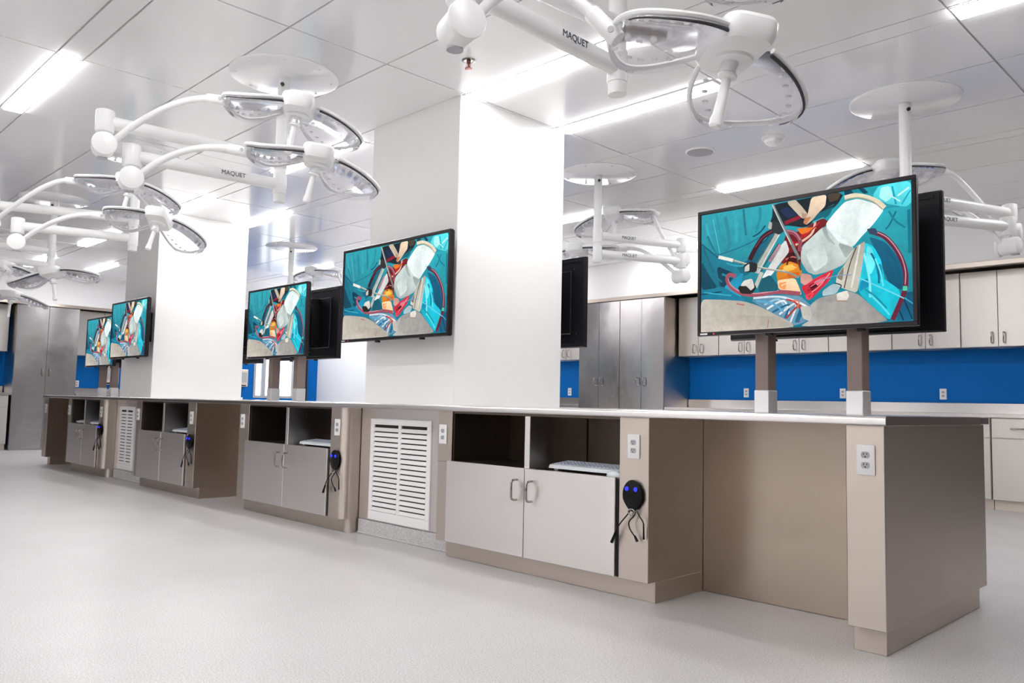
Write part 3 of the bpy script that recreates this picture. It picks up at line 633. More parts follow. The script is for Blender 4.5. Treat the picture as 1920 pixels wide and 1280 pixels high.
# ---------------------------------------------------------------- the island
b = MB()
R_ = 0.014
prof = [(CYA-0.002, ZT), (CYA-0.002, ZB), (YC+0.003, ZB), (YC, ZB+0.003)]+[(YC+R_-R_*math.cos(a), ZT-R_+R_*math.sin(a)) for a in [PI/2*i/6 for i in range(7)]]
b.prism(prof, -12.2, -1.2).xf(Matrix(((0, 0, 1, 0), (1, 0, 0, 0), (0, 1, 0, 0), (0, 0, 0, 1))))
b.box(-12.2, -1.2, CYB+0.002, 4.56, ZB, ZT, 0.003)
for x0, x1 in ((-12.2, COLS[1][0]-0.002), (COLS[1][1]+0.002, COLS[0][0]-0.002), (COLS[0][1]+0.002, -1.2)):
    b.box(x0, x1, CYA-0.002, CYB+0.002, ZB, ZT)
tag(b.build('countertop', M['steel_top'], smooth=True), 'long continuous stainless steel countertop of the island', 'countertop')

def island_cabinet(x0, x1, sl, sr, label, rounded, lout):
    w = x1-x0; D = YE-YF; zs = 0.58
    t = thing('base_cabinet', label, 'cabinet', (x0, YF, 0), 0, 'open-topped island cabinets')
    b = MB()
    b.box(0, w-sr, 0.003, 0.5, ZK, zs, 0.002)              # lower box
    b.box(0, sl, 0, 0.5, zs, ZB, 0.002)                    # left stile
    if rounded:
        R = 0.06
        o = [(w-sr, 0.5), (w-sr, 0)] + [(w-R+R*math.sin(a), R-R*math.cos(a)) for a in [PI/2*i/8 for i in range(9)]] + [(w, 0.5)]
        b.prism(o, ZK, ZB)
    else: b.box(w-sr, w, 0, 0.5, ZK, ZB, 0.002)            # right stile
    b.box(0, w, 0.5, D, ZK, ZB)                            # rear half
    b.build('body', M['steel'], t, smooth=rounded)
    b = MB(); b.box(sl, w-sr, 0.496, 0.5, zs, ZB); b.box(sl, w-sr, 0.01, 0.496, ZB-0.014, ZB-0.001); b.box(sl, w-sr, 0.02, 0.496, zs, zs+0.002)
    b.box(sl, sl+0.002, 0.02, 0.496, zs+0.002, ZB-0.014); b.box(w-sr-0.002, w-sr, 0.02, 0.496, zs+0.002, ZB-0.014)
    b.build('compartment_shade_lining', M['interior_shade'], t, smooth=False)  # thin dark sheets stand in for the shade inside the bays
    mid = sl+(w-sr-sl)/2
    b = MB(); b.box(mid-0.02, mid+0.02, 0.0, 0.49, zs+0.002, ZB-0.014, 0.002); b.build('divider', M['steel_light'], t, smooth=False)
    b = MB(); b.box(w-sr-0.012, w-sr, -0.001, 0.002, 0.105, zs); b.build('shadow_gap', M['void'], t, smooth=False)
    for k, (a, e) in enumerate(((sl-0.02, mid-0.002), (mid+0.002, w-sr-0.012))):
        b = MB(); b.box(a, e, -0.018, 0.001, 0.106, zs+0.008, 0.002)
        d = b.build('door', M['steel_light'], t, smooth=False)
        pull(d, (mid-0.055 if k == 0 else mid+0.06), 0.468, -0.018)
    b = MB(); ky = YK-YF
    if rounded:
        R = 0.05; ww = w-0.01
        o = [(0.03, D-0.06), (0.03, ky)] + [(ww-R+R*math.sin(a), ky+R-R*math.cos(a)) for a in [PI/2*i/8 for i in range(9)]] + [(ww, D-0.06)]
        b.prism(o, 0, ZK)
    else: b.box(0.03, w, ky, D-0.06, 0, ZK, 0.002)
    b.build('toe_kick', M['steel'], t, smooth=rounded)
    outlet_part(t, w-sr/2, 0.745)
    if lout: outlet_part(t, sl*0.4, 0.745)
    return t
CABS = ((-3.90, -2.313, 0.13, 0.177, False), (-6.545, -4.935, 0.17, 0.18, True), (-8.88, -7.41, 0.14, 0.18, False), (-11.16, -9.865, 0.12, 0.16, True))
for (x0, x1, sl, sr, rd), lab in zip(CABS, (
    'nearest stainless steel island cabinet, its right open bay holding a keyboard with a mouse',
    'island cabinet with rounded right end, just left of the nearest white louvre',
    'island cabinet whose right open bay holds a pale keyboard, right of the farther louvre',
    'farthest island cabinet, small at left, with pale keyboards in both open bays')):
    island_cabinet(x0, x1, sl, sr, lab, rd, True)

# thick end legs of the island
t = thing('end_panel', 'wide stainless steel end panel closing the near right end of the island', 'panel', (-1.363, YF, 0), 0)
b = MB(); b.box(0, 0.151, 0, YE-YF+0.01, ZK+0.004, ZB, 0.003); b.build('body', M['steel'], t, smooth=False)
b = MB(); b.box(0.0, 0.128, YK-YF, YE-YF-0.03, 0, ZK+0.004, 0.002); b.build('toe_kick', M['steel'], t, smooth=False)
outlet_part(t, 0.08, 0.751)
t = thing('end_panel', 'narrow steel end panel at the far left end of the island', 'panel', (-12.18, YF, 0), 0)
b = MB(); b.box(0, 0.17, 0, YE-YF+0.01, ZK+0.004, ZB, 0.003); b.build('body', M['steel'], t, smooth=False)
b = MB(); b.box(0.06, 0.17, YK-YF, YE-YF-0.03, 0, ZK+0.004, 0.002); b.build('toe_kick', M['steel'], t, smooth=False)
outlet_part(t, 0.08, 0.745)
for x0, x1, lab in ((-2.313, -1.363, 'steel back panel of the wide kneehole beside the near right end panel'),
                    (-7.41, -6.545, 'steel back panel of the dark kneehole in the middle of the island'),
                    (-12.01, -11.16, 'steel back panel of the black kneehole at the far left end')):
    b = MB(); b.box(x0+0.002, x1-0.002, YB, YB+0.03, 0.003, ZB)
    tag(b.build('kneehole_panel', M['steel_knee_shade'], smooth=False), lab, 'panel', 'kneehole back panels')

# louvred panels under the columns
def louvre(x0, x1, cx0, cx1, lab_p, lab_v, floorlab):
    b = MB()
    y0, y1 = CYA-0.016, CYA-0.002
    b.box(cx0+0.002, cx1-0.002, y0, y1, 0.105, ZB, 0.001)
    tag(b.build('column_skirt_panel', M['steel_light'], smooth=False), lab_p, 'panel')
    t = thing('louvre_vent', lab_v, 'vent', (x0, y0, 0.112), 0, 'white louvre vents')
    w, h, f = x1-x0, 0.705, 0.042
    b = MB()
    b.box(0, w, -0.012, 0, 0, f+0.02, 0.002); b.box(0, w, -0.012, 0, h-f, h, 0.002)
    b.box(0, f, -0.012, 0, f+0.02, h-f, 0.002); b.box(w-f, w, -0.012, 0, f+0.02, h-f, 0.002)
    b.build('frame', M['vent'], t, smooth=False)
    b = MB(); b.box(w/2-0.016, w/2+0.016, -0.010, 0, f+0.02, h-f); b.build('mullion', M['vent'], t, smooth=False)
    b = MB(); b.box(f, w-f, -0.0015, -0.0002, f+0.02, h-f); b.build('backing', M['void'], t, smooth=False)
    b = MB()
    n = 17; z0, z1 = f+0.022, h-f-0.012; p = (z1-z0)/n
    for i in range(n):
        z = z0+p*i
        for a, e in ((f, w/2-0.016), (w/2+0.016, w-f)):
            v = [b.bm.verts.new(q) for q in ((a, -0.011, z), (e, -0.011, z), (e, -0.003, z+p*0.74), (a, -0.003, z+p*0.74), (a, -0.013, z+0.004), (e, -0.013, z+0.004), (e, -0.0055, z+p*0.74), (a, -0.0055, z+p*0.74))]
            for qd in ((0, 1, 2, 3), (4, 5, 6, 7), (0, 1, 5, 4), (3, 2, 6, 7), (0, 3, 7, 4), (1, 2, 6, 5)): b.bm.faces.new([v[k] for k in qd])
    b.build('louvre_blades', M['vent'], t, smooth=False)
    b = MB(); b.box(cx0+0.002, cx1-0.002, CYA-0.02, CYA-0.002, 0, 0.10, 0.002); b.box(cx0+0.002, cx1-0.002, CYA-0.032, CYA-0.02, 0, 0.012, 0.004)
    struct(b.build(floorlab, M['floor'], smooth=False))
louvre(-4.80, -4.125, -4.93, -3.90, 'pale steel panel around the nearest louvre vent, below the nearest column',
       'tall white louvre vent with two bays of slats, largest and nearest', 'baseboard_near')
louvre(-9.735, -9.30, -9.86, -8.885, 'pale steel panel around the farther louvre vent, below the farther column',
       'narrow-looking white louvre vent in the far part of the island', 'baseboard_far')

# ---------------------------------------------------------------- connector pods, keyboards, mouse
def pod(x, z, label, three=True):
    t = thing('connector_pod', label, 'connector pod', (x, YF, z), 0, 'black connector pods on the cabinet stiles')
    b = MB()
    n, m_ = 28, 14; rings = []
    for j in range(m_+1):
        ph = -PI/2+PI*j/m_
        zz = 0.076*math.sin(ph); rr = math.cos(ph)*(1.0 if zz > -0.02 else 1.0-0.25*min(1, (-zz-0.02)/0.05))
        rings.append([b.bm.verts.new((0.06*rr*math.cos(2*PI*i/n), -0.001-0.017*(1+math.sin(2*PI*i/n)*-1)*rr if False else -0.014+0.013*rr*math.sin(2*PI*i/n), zz)) for i in range(n)])
    for R0, R1 in zip(rings, rings[1:]):
        for i in range(n): b.bm.faces.new((R0[i], R0[(i+1) % n], R1[(i+1) % n], R1[i]))
    bmesh.ops.remove_doubles(b.bm, verts=b.bm.verts, dist=1e-5)
    b.build('body', M['black'], t)
    for sx in (-0.025, 0.027):
        b = MB(); b.cyl((sx, -0.0255, 0.033), (sx, -0.0292, 0.033), 0.0105, 16); b.cyl((sx, -0.026, 0.033), (sx, -0.030, 0.033), 0.006, 12)
        b.build('indicator_light', M['ledblue'], t)
    b = MB(); b.tube([(0.02*math.cos(a), -0.02, -0.078+0.014*math.sin(a)) for a in [2*PI*i/16 for i in range(16)]], 0.004, 8, True); b.build('clip_ring', M['chrome'], t)
    b = MB()
    b.tube(bez((-0.012, -0.016, -0.074), (-0.03, -0.03, -0.11), (-0.07, -0.035, -0.14), (-0.088, -0.03, -0.185)), 0.0032, 8)
    b.tube([(-0.086, -0.03, -0.18), (-0.112, -0.03, -0.236)], [0.0055, 0.008], 10); b.build('cable', M['black'], t)
    b = MB()
    b.tube(bez((0.02, -0.016, -0.074), (0.03, -0.03, -0.11), (-0.035, -0.03, -0.11), (0.0, -0.025, -0.165))+bez((0.0, -0.025, -0.165), (0.01, -0.024, -0.18), (0.018, -0.022, -0.185), (0.022, -0.02, -0.192))[1:], 0.0032, 8)
    b.tube([(0.02, -0.02, -0.188), (0.036, -0.02, -0.214)], [0.0055, 0.007], 10); b.build('cable', M['black'], t)
    b = MB()
    b.tube(bez((0.03, -0.016, -0.07), (0.05, -0.028, -0.1), (0.068, -0.024, -0.1), (0.07, -0.018, -0.13)), 0.003, 8)
    b.tube([(0.07, -0.018, -0.125), (0.069, -0.014, -0.2)], [0.0035, 0.005], 8); b.build('cable', M['black'], t)
for (x, z), lab in zip(((-2.398, 0.508), (-5.03, 0.508), (-7.50, 0.52), (-9.94, 0.54)), (
    'black oval connector pod with two blue lights on the nearest cabinet stile',
    'black oval connector pod with blue lights beside the rounded end left of the near louvre',
    'black connector pod on the stile left of the middle kneehole',
    'small black connector pod on the farthest cabinet stile')): pod(x, z, lab)

def keyboard(x, y, w, rz, label):
    t = thing('keyboard', label, 'keyboard', (x, y, 0.583), rz, 'white keyboards in the open bays')
    d = 0.17
    b = MB()
    o = rrect(-w/2, w/2, -d/2, d/2, 0.018, 4)
    A = [b.bm.verts.new((px, py, 0.012+0.16*(py+d/2)*0.6)) for px, py in o]
    k = 0.93
    Bv = [b.bm.verts.new((px*0.985, py*k, 0.030+0.16*(py+d/2)*0.6)) for px, py in o]; n = len(o)
    for i in range(n): b.bm.faces.new((A[i], A[(i+1) % n], Bv[(i+1) % n], Bv[i]))
    b.bm.faces.new(A[::-1]); b.bm.faces.new(Bv)
    b.build('shell', M['keyboard'], t)
    b = MB()
    for r in range(5):
        for c_ in range(18):
            px = -w/2+0.025+c_*(w-0.05)/17.6; py = -d/2+0.035+r*0.024
            zz = 0.030+0.16*(py+d/2)*0.6
            b.box(px, px+(w-0.05)/17.6-0.004, py, py+0.02, zz-0.002, zz+0.006, 0.0015)
    b.build('keys', M['keys'], t, smooth=False)
    for sx, sy in ((-1, -1), (1, -1), (-1, 1), (1, 1)):
        b = MB(); zt = 0.014+0.16*(sy*0.05+d/2)*0.6; b.box(sx*(w/2-0.05)-0.015, sx*(w/2-0.05)+0.015, sy*0.06-0.008, sy*0.06+0.008, 0, zt, 0.002)
        b.build('foot', M['keyboard'], t, smooth=False)
keyboard(-2.785, 3.385, 0.50, 0.0, 'white keyboard with grey keys in the nearest open bay, beside a mouse')
keyboard(-5.425, 3.385, 0.50, 0.0, 'white keyboard in the right bay of the round-ended cabinet')
keyboard(-7.87, 3.385, 0.48, 0.0, 'white keyboard in the open bay right of the farther louvre')
keyboard(-10.285, 3.37, 0.42, 0.0, 'white keyboard in the right bay of the farthest cabinet')
keyboard(-10.82, 3.37, 0.34, 0.05, 'white keyboard in the left bay of the farthest cabinet')
t = thing('computer_mouse', 'white mouse in front of the right end of the nearest keyboard', 'mouse', (-2.545, 3.268, 0.583), 0)
b = MB()
rings = []
for z, k in ((0, 0.92), (0.006, 1.0), (0.016, 0.97), (0.025, 0.8), (0.031, 0.5), (0.033, 0.12)):
    rings.append([b.bm.verts.new((0.046*k*math.cos(2*PI*i/24), 0.028*k*math.sin(2*PI*i/24), z)) for i in range(24)])
for R0, R1 in zip(rings, rings[1:]):
    for i in range(24): b.bm.faces.new((R0[i], R0[(i+1) % 24], R1[(i+1) % 24], R1[i]))
b.bm.faces.new(rings[0][::-1]); b.bm.faces.new(rings[-1])
b.build('shell', M['keyboard'], t)
b = MB(); b.box(0.012, 0.03, -0.003, 0.003, 0.024, 0.0325, 0.002); b.build('scroll_wheel', M['grey'], t, smooth=False)

# ---------------------------------------------------------------- screens
def screen_picture(w, h):
    """the operating-field picture shown on every screen: flat coloured shapes stacked in hair-thin layers"""
    bm = bmesh.new(); lay = bm.loops.layers.float_color.new('picture')
    P = lambda u, v, k: (w*(u-0.5), -0.0003-k*0.000016, h*v)
    def face(pts, cols, k):
        f = bm.faces.new([bm.verts.new(P(u, v, k)) for u, v in pts])
        for l, c_ in zip(f.loops, cols): l[lay] = (*c_, 1)
        return f
    n = 8
    C4 = [[lin(q) for q in r] for r in (((22, 92, 112), (14, 105, 130), (14, 130, 150), (14, 120, 140)), ((48, 165, 182), (44, 172, 186), (36, 165, 180), (36, 160, 176)))]
    for i in range(3):
        face([(i/3, 0), ((i+1)/3, 0), ((i+1)/3, 1), (i/3, 1)], [C4[0][i], C4[0][i+1], C4[1][i+1], C4[1][i]], 0)
    tris = []
    for k, e in enumerate(ART, 1):
        c_ = lin(e[1])
        if e[0] == 'p':
            q = e[2]
            for _ in range(2 if len(q) > 3 else 1):
                on = lambda p: p[0] in (0.0, 1.0) or p[1] in (0.0, 1.0)
                nq = []
                for i, p in enumerate(q):
                    a_, c2 = q[i-1], q[(i+1) % len(q)]
                    if on(p): nq.append(p)
                    else: nq += [(p[0]*0.87+a_[0]*0.13, p[1]*0.87+a_[1]*0.13), (p[0]*0.87+c2[0]*0.13, p[1]*0.87+c2[1]*0.13)]
                q = nq
            f = face(q, [tuple(w_*(1+0.22*math.sin(7*u+11*v+k)) for w_ in c_) for u, v in q], k); tris.append(f)
        else:
            pts = [Vector((u*w, v*h)) for u, v in e[3]]; hw = e[2]*w/2
            sm = []
            for i in range(len(pts)-1):
                p0, p1, p2, p3 = pts[max(i-1, 0)], pts[i], pts[i+1], pts[min(i+2, len(pts)-1)]
                for j in range(5 if len(pts) > 2 else 1):
                    t = j/5; sm.append(0.5*((2*p1)+(p2-p0)*t+(2*p0-5*p1+4*p2-p3)*t*t+(3*p1-p0-3*p2+p3)*t**3))
            sm.append(pts[-1])
            L = []
            for i, p in enumerate(sm):
                d = (sm[min(i+1, len(sm)-1)]-sm[max(i-1, 0)]); d = d.normalized() if d.length > 1e-9 else Vector((1, 0))
                nn = Vector((-d.y, d.x))*hw
                L.append([((q.x/w), (q.y/h)) for q in (p+nn, p-nn)])
            cl = lambda q: (min(1, max(0, q[0])), min(1, max(0, q[1])))
            for a, b_ in zip(L, L[1:]): face([cl(a[0]), cl(a[1]), cl(b_[1]), cl(b_[0])], [c_]*4, k)
    bmesh.ops.triangulate(bm, faces=tris, ngon_method='EAR_CLIP')
    for f in bm.faces:
        if f.normal.length and f.normal.y > 0: f.normal_flip()
    bm.normal_update()
    for f in bm.faces:
        if f.normal.y > 0: f.normal_flip()
    me = bpy.data.meshes.new('screen'); bm.to_mesh(me); bm.free(); me.materials.append(M['screen']); return me
TW, TH = 1.105, 0.668
def television(label, loc, rz, sx=1.0, sz=1.0):
    """front face towards local -Y at y = 0, z from 0 to TH"""
    t = thing('television', label, 'television', loc, rz, 'flat screens over the island')
    w, h = TW*sx, TH*sz; e = 0.021
    b = MB()
    b.box(-w/2, w/2, 0, 0.03, 0, e, 0.003); b.box(-w/2, w/2, 0, 0.03, h-e, h, 0.003)
    b.box(-w/2, -w/2+e, 0, 0.03, e-0.003, h-e+0.003, 0.003); b.box(w/2-e, w/2, 0, 0.03, e-0.003, h-e+0.003, 0.003)
    b.build('bezel', M['bezel'], t, smooth=False)
    o = put('screen', screen_picture(w-2*e+0.002, h-2*e+0.002), t, (0, 0.006, e-0.001))
    b = MB()
    b.slot(0).box(-w/2+0.004, w/2-0.004, 0.0075, 0.042, 0.004, h-0.004, 0.004)
    b.box(-w/2+0.12, w/2-0.12, 0.042, 0.056, 0.10, h-0.10, 0.01)
    for z in (0.03, h-0.03): b.box(-w/2+0.03, w/2-0.03, 0.042, 0.046, z-0.008, z+0.008, 0.002)
    for px, pz in ((0.46, 0.06), (0.48, 0.11), (0.50, 0.3), (0.44, 0.6), (0.49, 0.55), (-0.48, 0.1), (-0.45, 0.58)):
        b.slot(1).cyl((px*sx, 0.04, pz*sz), (px*sx, 0.044, pz*sz), 0.0045, 10)
    b.build('back_cover', [M['blackmetal'], M['chrome']], t, smooth=False)
    for x in (-0.15, 0.3):
        b = MB(); b.box(x*sx-0.018, x*sx+0.018, 0.006, 0.03, -0.012, 0.0, 0.003); b.build('sensor_tab', M['black'], t, smooth=False)
    b = MB(); b.box(-w/2+0.02, -w/2+0.062, -0.0012, 0.0, 0.006, 0.014); b.build('badge', M['sleeve'], t, smooth=False)
    b = MB(); b.cyl((-w/2+0.1, 0.001, 0.010), (-w/2+0.1, -0.0014, 0.010), 0.004, 10); b.build('standby_light', M['ledred'], t)
    return t
def stand_bracket(t, d):
    b = MB()
    for x in (-0.24, 0.24): b.box(x-0.02, x+0.02, 0.046, 0.060+d, 0.12, 0.56, 0.003)
    b.box(-0.24, 0.24, 0.05, 0.058+d, 0.32, 0.36)
    b.build('mount_bracket', M['black'], t, smooth=False)
def wall_bracket(t, d):
    b = MB(); b.box(-0.26, 0.26, 0.05, 0.075, 0.2, 0.48, 0.004)
    for z in (0.27, 0.41):
        b.box(-0.05, 0.05, 0.07, d-0.02, z-0.02, z+0.02, 0.003)
    b.box(-0.2, 0.2, d-0.022, d-0.002, 0.18, 0.5, 0.003)
    b.build('mount_bracket', M['black'], t, smooth=False)
PY0, PY1 = 3.80, 3.884
def stand_pair(xc, half, label, front, back, fsx=1.0):
    t = thing('television_stand', label, 'television stand', (xc, (PY0+PY1)/2, ZT), 0, 'twin-post stands rising from the countertop')
    for s in (-1, 1):
        b = MB(); b.box(s*half-0.036, s*half+0.036, -0.042, 0.042, 0.0, 0.93, 0.003)
        p = b.build('post', M['post'], t, smooth=False)
        b = MB(); b.box(s*half-0.040, s*half+0.040, -0.046, 0.046, 0.0, 0.113, 0.003)
        b.build('base_sleeve', M['sleeve'], p, smooth=False)
    for z in (0.47, 0.86):
        b = MB(); b.box(-half-0.1, half+0.1, -0.055, 0.055, z-0.025, z+0.025, 0.003); b.build('crossbar', M['black'], t, smooth=False)
    f = television(front, (xc, 3.70, 1.317), 0.0, fsx)
    stand_bracket(f, -0.018)
    k = television(back, (xc, 4.072, 1.317), PI, fsx)
    stand_bracket(k, 0.085)
stand_pair(-1.79, 0.235, 'twin brown-grey posts carrying the largest screen, near the right end of the island',
           'largest and nearest flat screen, on twin posts at right',
           'black back of the screen peeking out at the right of the largest screen')
stand_pair(-6.87, 0.235, 'twin grey posts carrying the middle screen between the two columns',
           'flat screen on twin posts between the two columns',
           'dark bluish back of the screen just right of the middle post-mounted screen')
stand_pair(-11.62, 0.22, 'twin posts far away carrying the leftmost screen',
           'leftmost and smallest flat screen, on posts at the far end',
           'back-facing screen behind the leftmost screen')
f = television('flat screen hung on the front of the nearest white column', (-4.395, 3.205, 1.350), 0.0, 1.08, 1.0); wall_bracket(f, CYA-3.205)
f = television('flat screen hung on the front of the farther white column', (-9.19, 3.205, 1.345), 0.0, 0.95, 0.945); wall_bracket(f, CYA-3.205)
f = television('black screen edge showing at the right behind the nearest column', (-4.42, 4.62, 1.37), PI, 1.0, 1.02); wall_bracket(f, 4.62-CYB)
f = television('dark screen edge showing at the right behind the farther column', (-9.36, 4.62, 1.35), PI, 1.0, 1.0); wall_bracket(f, 4.62-CYB)

# ---------------------------------------------------------------- surgical lights
def wing_profile(s):
    # half width along the wing, hub end to tip
    return 0.105+0.085*math.sin(min(1, s/0.62)*PI/2) if s < 0.62 else 0.19*math.sqrt(max(0.0, 1-((s-0.62)/0.38)**2*0.985))
def wing_meshes(droop, near):
    L, x0 = 0.33, 0.06
    def P(a, t, dz=0.0):
        s = math.sin(min(1, a)*PI/2); y = wing_profile(s)*t
        return (x0+L*s, y, -droop*L*s*s-0.045*(y/0.19)**2+0.012*(1-s)+dz)
    ns, nt = 16, 8
    b = MB()
    for dz in (0.0, -0.03):
        k = 1.0 if dz == 0 else 0.93
        g_ = [[b.bm.verts.new(P(i/ns, k*(-1+2*j/nt), dz)) for j in range(nt+1)] for i in range(ns+1)]
        for i in range(ns):
            for j in range(nt): b.bm.faces.new((g_[i][j], g_[i+1][j], g_[i+1][j+1], g_[i][j+1]))
        if dz == 0: top = g_
    ring = lambda G: [G[i][0] for i in range(ns+1)]+[G[ns][j] for j in range(1, nt+1)]+[G[i][nt] for i in range(ns-1, -1, -1)]
    A, Bq = ring(top), ring(g_)
    for i in range(len(A)-1): b.bm.faces.new((A[i], A[i+1], Bq[i+1], Bq[i]))
    lens = b.build('wing', M['clear'])
    edge = [P(i/ns, -1, 0.003) for i in range(ns+1)]+[P(1, -1+2*j/nt, 0.003) for j in range(1, nt)]+[P(i/ns, 1, 0.003) for i in range(ns, -1, -1)]
    b = MB(); b.tube(edge, 0.0095, 8); rim = b.build('wing_rim', M['white'])
    b = MB()
    ge = [P(i/19, near, -0.014) for i in range(16)]
    b.tube([(p[0], p[1]*0.985, p[2]) for p in ge], [0.0065-0.0045*i/15 for i in range(16)], 6); gas = b.build('gasket', M['dark'])
    b = MB()
    for i in range(2, 9):
        p = P(i/10, near*0.72, -0.012); b.cyl(p, (p[0], p[1], p[2]-0.006), 0.011, 12, 0.008)
        p = P(i/10, near*-0.72, -0.012); b.cyl(p, (p[0], p[1], p[2]-0.006), 0.011, 12, 0.008)
    led = b.build('led_cluster', [M['plastic']])
    out = [o.data for o in (lens, rim, gas, led)]
    for o in (lens, rim, gas, led): bpy.data.objects.remove(o)
    return out
WING_A, WING_B = wing_meshes(0.06, 1), wing_meshes(0.30, -1)
WING_C, WING_D = wing_meshes(0.06, -1), wing_meshes(0.30, 1)     # mirrored pair for the lamps across the island
def hub_mesh():
    b = MB()
    o = rrect(-0.085, 0.085, -0.15, 0.15, 0.05, 5)
    rings = [[b.bm.verts.new((x*k, y*k, z)) for x, y in o] for z, k in ((-0.045, 0.62), (-0.036, 0.86), (-0.012, 0.98), (0.022, 1.0), (0.036, 0.94), (0.042, 0.8))]
    n = len(o)
    for R0, R1 in zip(rings, rings[1:]):
        for i in range(n): b.bm.faces.new((R0[i], R0[(i+1) % n], R1[(i+1) % n], R1[i]))
    b.bm.faces.new(rings[0][::-1]); b.bm.faces.new(rings[-1])
    b.lathe([(0.05, -0.058), (0.058, -0.054), (0.06, -0.044)], n=28)
    o_ = b.build('lamp_head', M['white']); me = o_.data; bpy.data.objects.remove(o_); return me
HUB = hub_mesh()
def handle_mesh():
    b = MB()
    b.slot(1).lathe([(0.024, -0.055), (0.026, -0.06), (0.026, -0.092), (0.02, -0.097)], n=20)
    b.slot(0).lathe([(0.021, -0.095), (0.030, -0.098), (0.030, -0.105), (0.0145, -0.112), (0.017, -0.225), (0.021, -0.240), (0.0205, -0.262), (0.014, -0.268)], n=20)
    o_ = b.build('handle', [M['white'], M['sleeve']]); me = o_.data; bpy.data.objects.remove(o_); return me
HANDLE = handle_mesh()
def surgical_light(label, pole, zbot, arms, letter=()):
    """pole (x, y); arms: (height on the pole, joint x, y, hub x, y, z, head turn, dip)"""
    px, py = pole
    t = thing('surgical_light', label, 'surgical light', (px, py, ZC), 0, 'double surgical lights hung from the ceiling')
    V = lambda x, y, z: Vector((x-px, y-py, z-ZC))
    b = MB(); b.lathe([(0.335, 0.0), (0.335, -0.005), (0.325, -0.010), (0.10, -0.014), (0.08, -0.018)], n=48)
    for i in range(8):
        a = 2*PI*i/8+0.3; b.cyl((0.29*math.cos(a), 0.29*math.sin(a), -0.009), (0.29*math.cos(a), 0.29*math.sin(a), -0.015), 0.008, 8)
    b.build('ceiling_plate', M['ceiling'], t)
    b = MB(); b.rcyl(V(px, py, ZC-0.02), V(px, py, zbot), 0.036, 0.004)
    for h, *_ in arms: b.rcyl(V(px, py, h+0.062), V(px, py, h-0.062), 0.0405, 0.004)
    b.slot(1).cyl(V(px+0.03, py-0.025, ZC-0.07), V(px+0.038, py-0.032, ZC-0.07), 0.012, 10)
    b.build('pole', [M['white'], M['dark']], t)
    for k, (h, jx, jy, hx, hy, hz, turn, dip, *opt) in enumerate(arms):
        b = MB(); d = (V(jx, jy, h)-V(px, py, h)).normalized()
        b.cyl(V(px, py, h)+d*0.03, V(jx, jy, h)-d*0.03, 0.036, 22)
        b.rcyl(V(jx, jy, h+0.062), V(jx, jy, h-0.062), 0.048, 0.008)
        arm = b.build('swing_arm', M['white'], t)
        if k in letter:
            # lettering on the side of the tube that faces away from the joint's left
            c_ = V(px, py, h)+d*0.30
            side = Vector((d.y, -d.x, 0))*(1 if (d.y*(0-px) - d.x*(0-py)) > 0 else -1)
            xax = Vector((0, 0, 1)).cross(side)
            m = Matrix((xax, Vector((0, 0, 1)), side)).transposed().to_4x4(); m.translation = c_+side*0.0362
            lettering('lettering', 'MAQUET', 0.036, m, arm, M['letter'])
        zk = h-0.135
        H = V(hx, hy, hz); K = V(jx, jy, zk)
        e = (H-K); e.z = 0; yaw = math.atan2(e.y, e.x)+(turn if py < 4 else -0.5*turn)
        ax = Vector((math.cos(yaw), math.sin(yaw), 0))
        T = H-ax*0.395+Vector((0, 0, -0.01))
        sd = (T-K); sd.z = 0; sd.normalize(); nrm = Vector((-sd.y, sd.x, 0)); kx = Matrix.Rotation(0.7, 3, 'Z') @ nrm
        b = MB(); b.cyl(V(jx, jy, h-0.05), V(jx, jy, zk+0.03), 0.021, 16)
        b.rcyl(K-kx*0.05, K+kx*0.07, 0.058, 0.010); b.rcyl(K-kx*0.068, K-kx*0.047, 0.064, 0.006)
        b.slot(1).cyl(K+kx*0.04-Vector((0, 0, 0.055)), K+kx*0.04-Vector((0, 0, 0.061)), 0.028, 14)
        b.build('knuckle', [M['white'], M['grey']], t)
        D = (T-K).length
        P3 = T+Vector((0, 0, 0.006))
        path = bez(K+sd*0.05+Vector((0, 0, 0.02)), K+sd*D*0.34+Vector((0, 0, 0.17)), K+sd*D*0.66+Vector((0, 0, max(0.13, T.z-K.z+0.06))), P3, 22)
        b = MB(); b.tube(path, 0.0185, 14)
        b.rcyl(path[-4], path[-1]+(path[-1]-path[-2]).normalized()*0.03, 0.027, 0.005)
        q = path[-1]; b.slot(1).cyl(q-nrm*0.024, q-nrm*0.030, 0.010, 12)
        b.build('spring_arm', [M['white'], M['grey']], t)
        hd = put('lamp_head', HUB, t, H); hd.rotation_euler = (opt[1] if len(opt) > 1 else (0.12 if py > 4 else 0), dip, yaw)
        far = py > 4
        for W_, rz in ((WING_C, PI), (WING_D, -0.45)) if far else ((WING_A, PI), (WING_B, opt[0] if opt else 0.72)):
            for nm, me in zip(('wing', 'wing_rim', 'gasket', 'led_cluster'), W_):
                o = put(nm, me, hd); o.rotation_euler = (0, 0, rz)
        put('handle', HANDLE, hd).rotation_euler = (0.05, 0.12, 0)
    return t
T0 = math.radians(14)
surgical_light('double surgical light hanging in front of the nearest column, two heads one above the other', (-4.55, 2.44), 2.155, [
    (2.27, -4.641, 1.586, -3.907, 2.323, 2.285, T0, 0.10), (2.43, -4.656, 1.442, -3.903, 2.186, 2.53, T0, 0.06)], (0,))
surgical_light('nearest surgical light, large clear head with white handle at the top of the picture', (-1.91, 2.44), 2.15, [
    (2.26, -1.89, 1.61, -1.25, 2.18, 2.06, T0, 0.10, 0.95), (2.43, -1.99, 1.45, -1.42, 2.57, 2.715, T0, 0.10)], (0,))
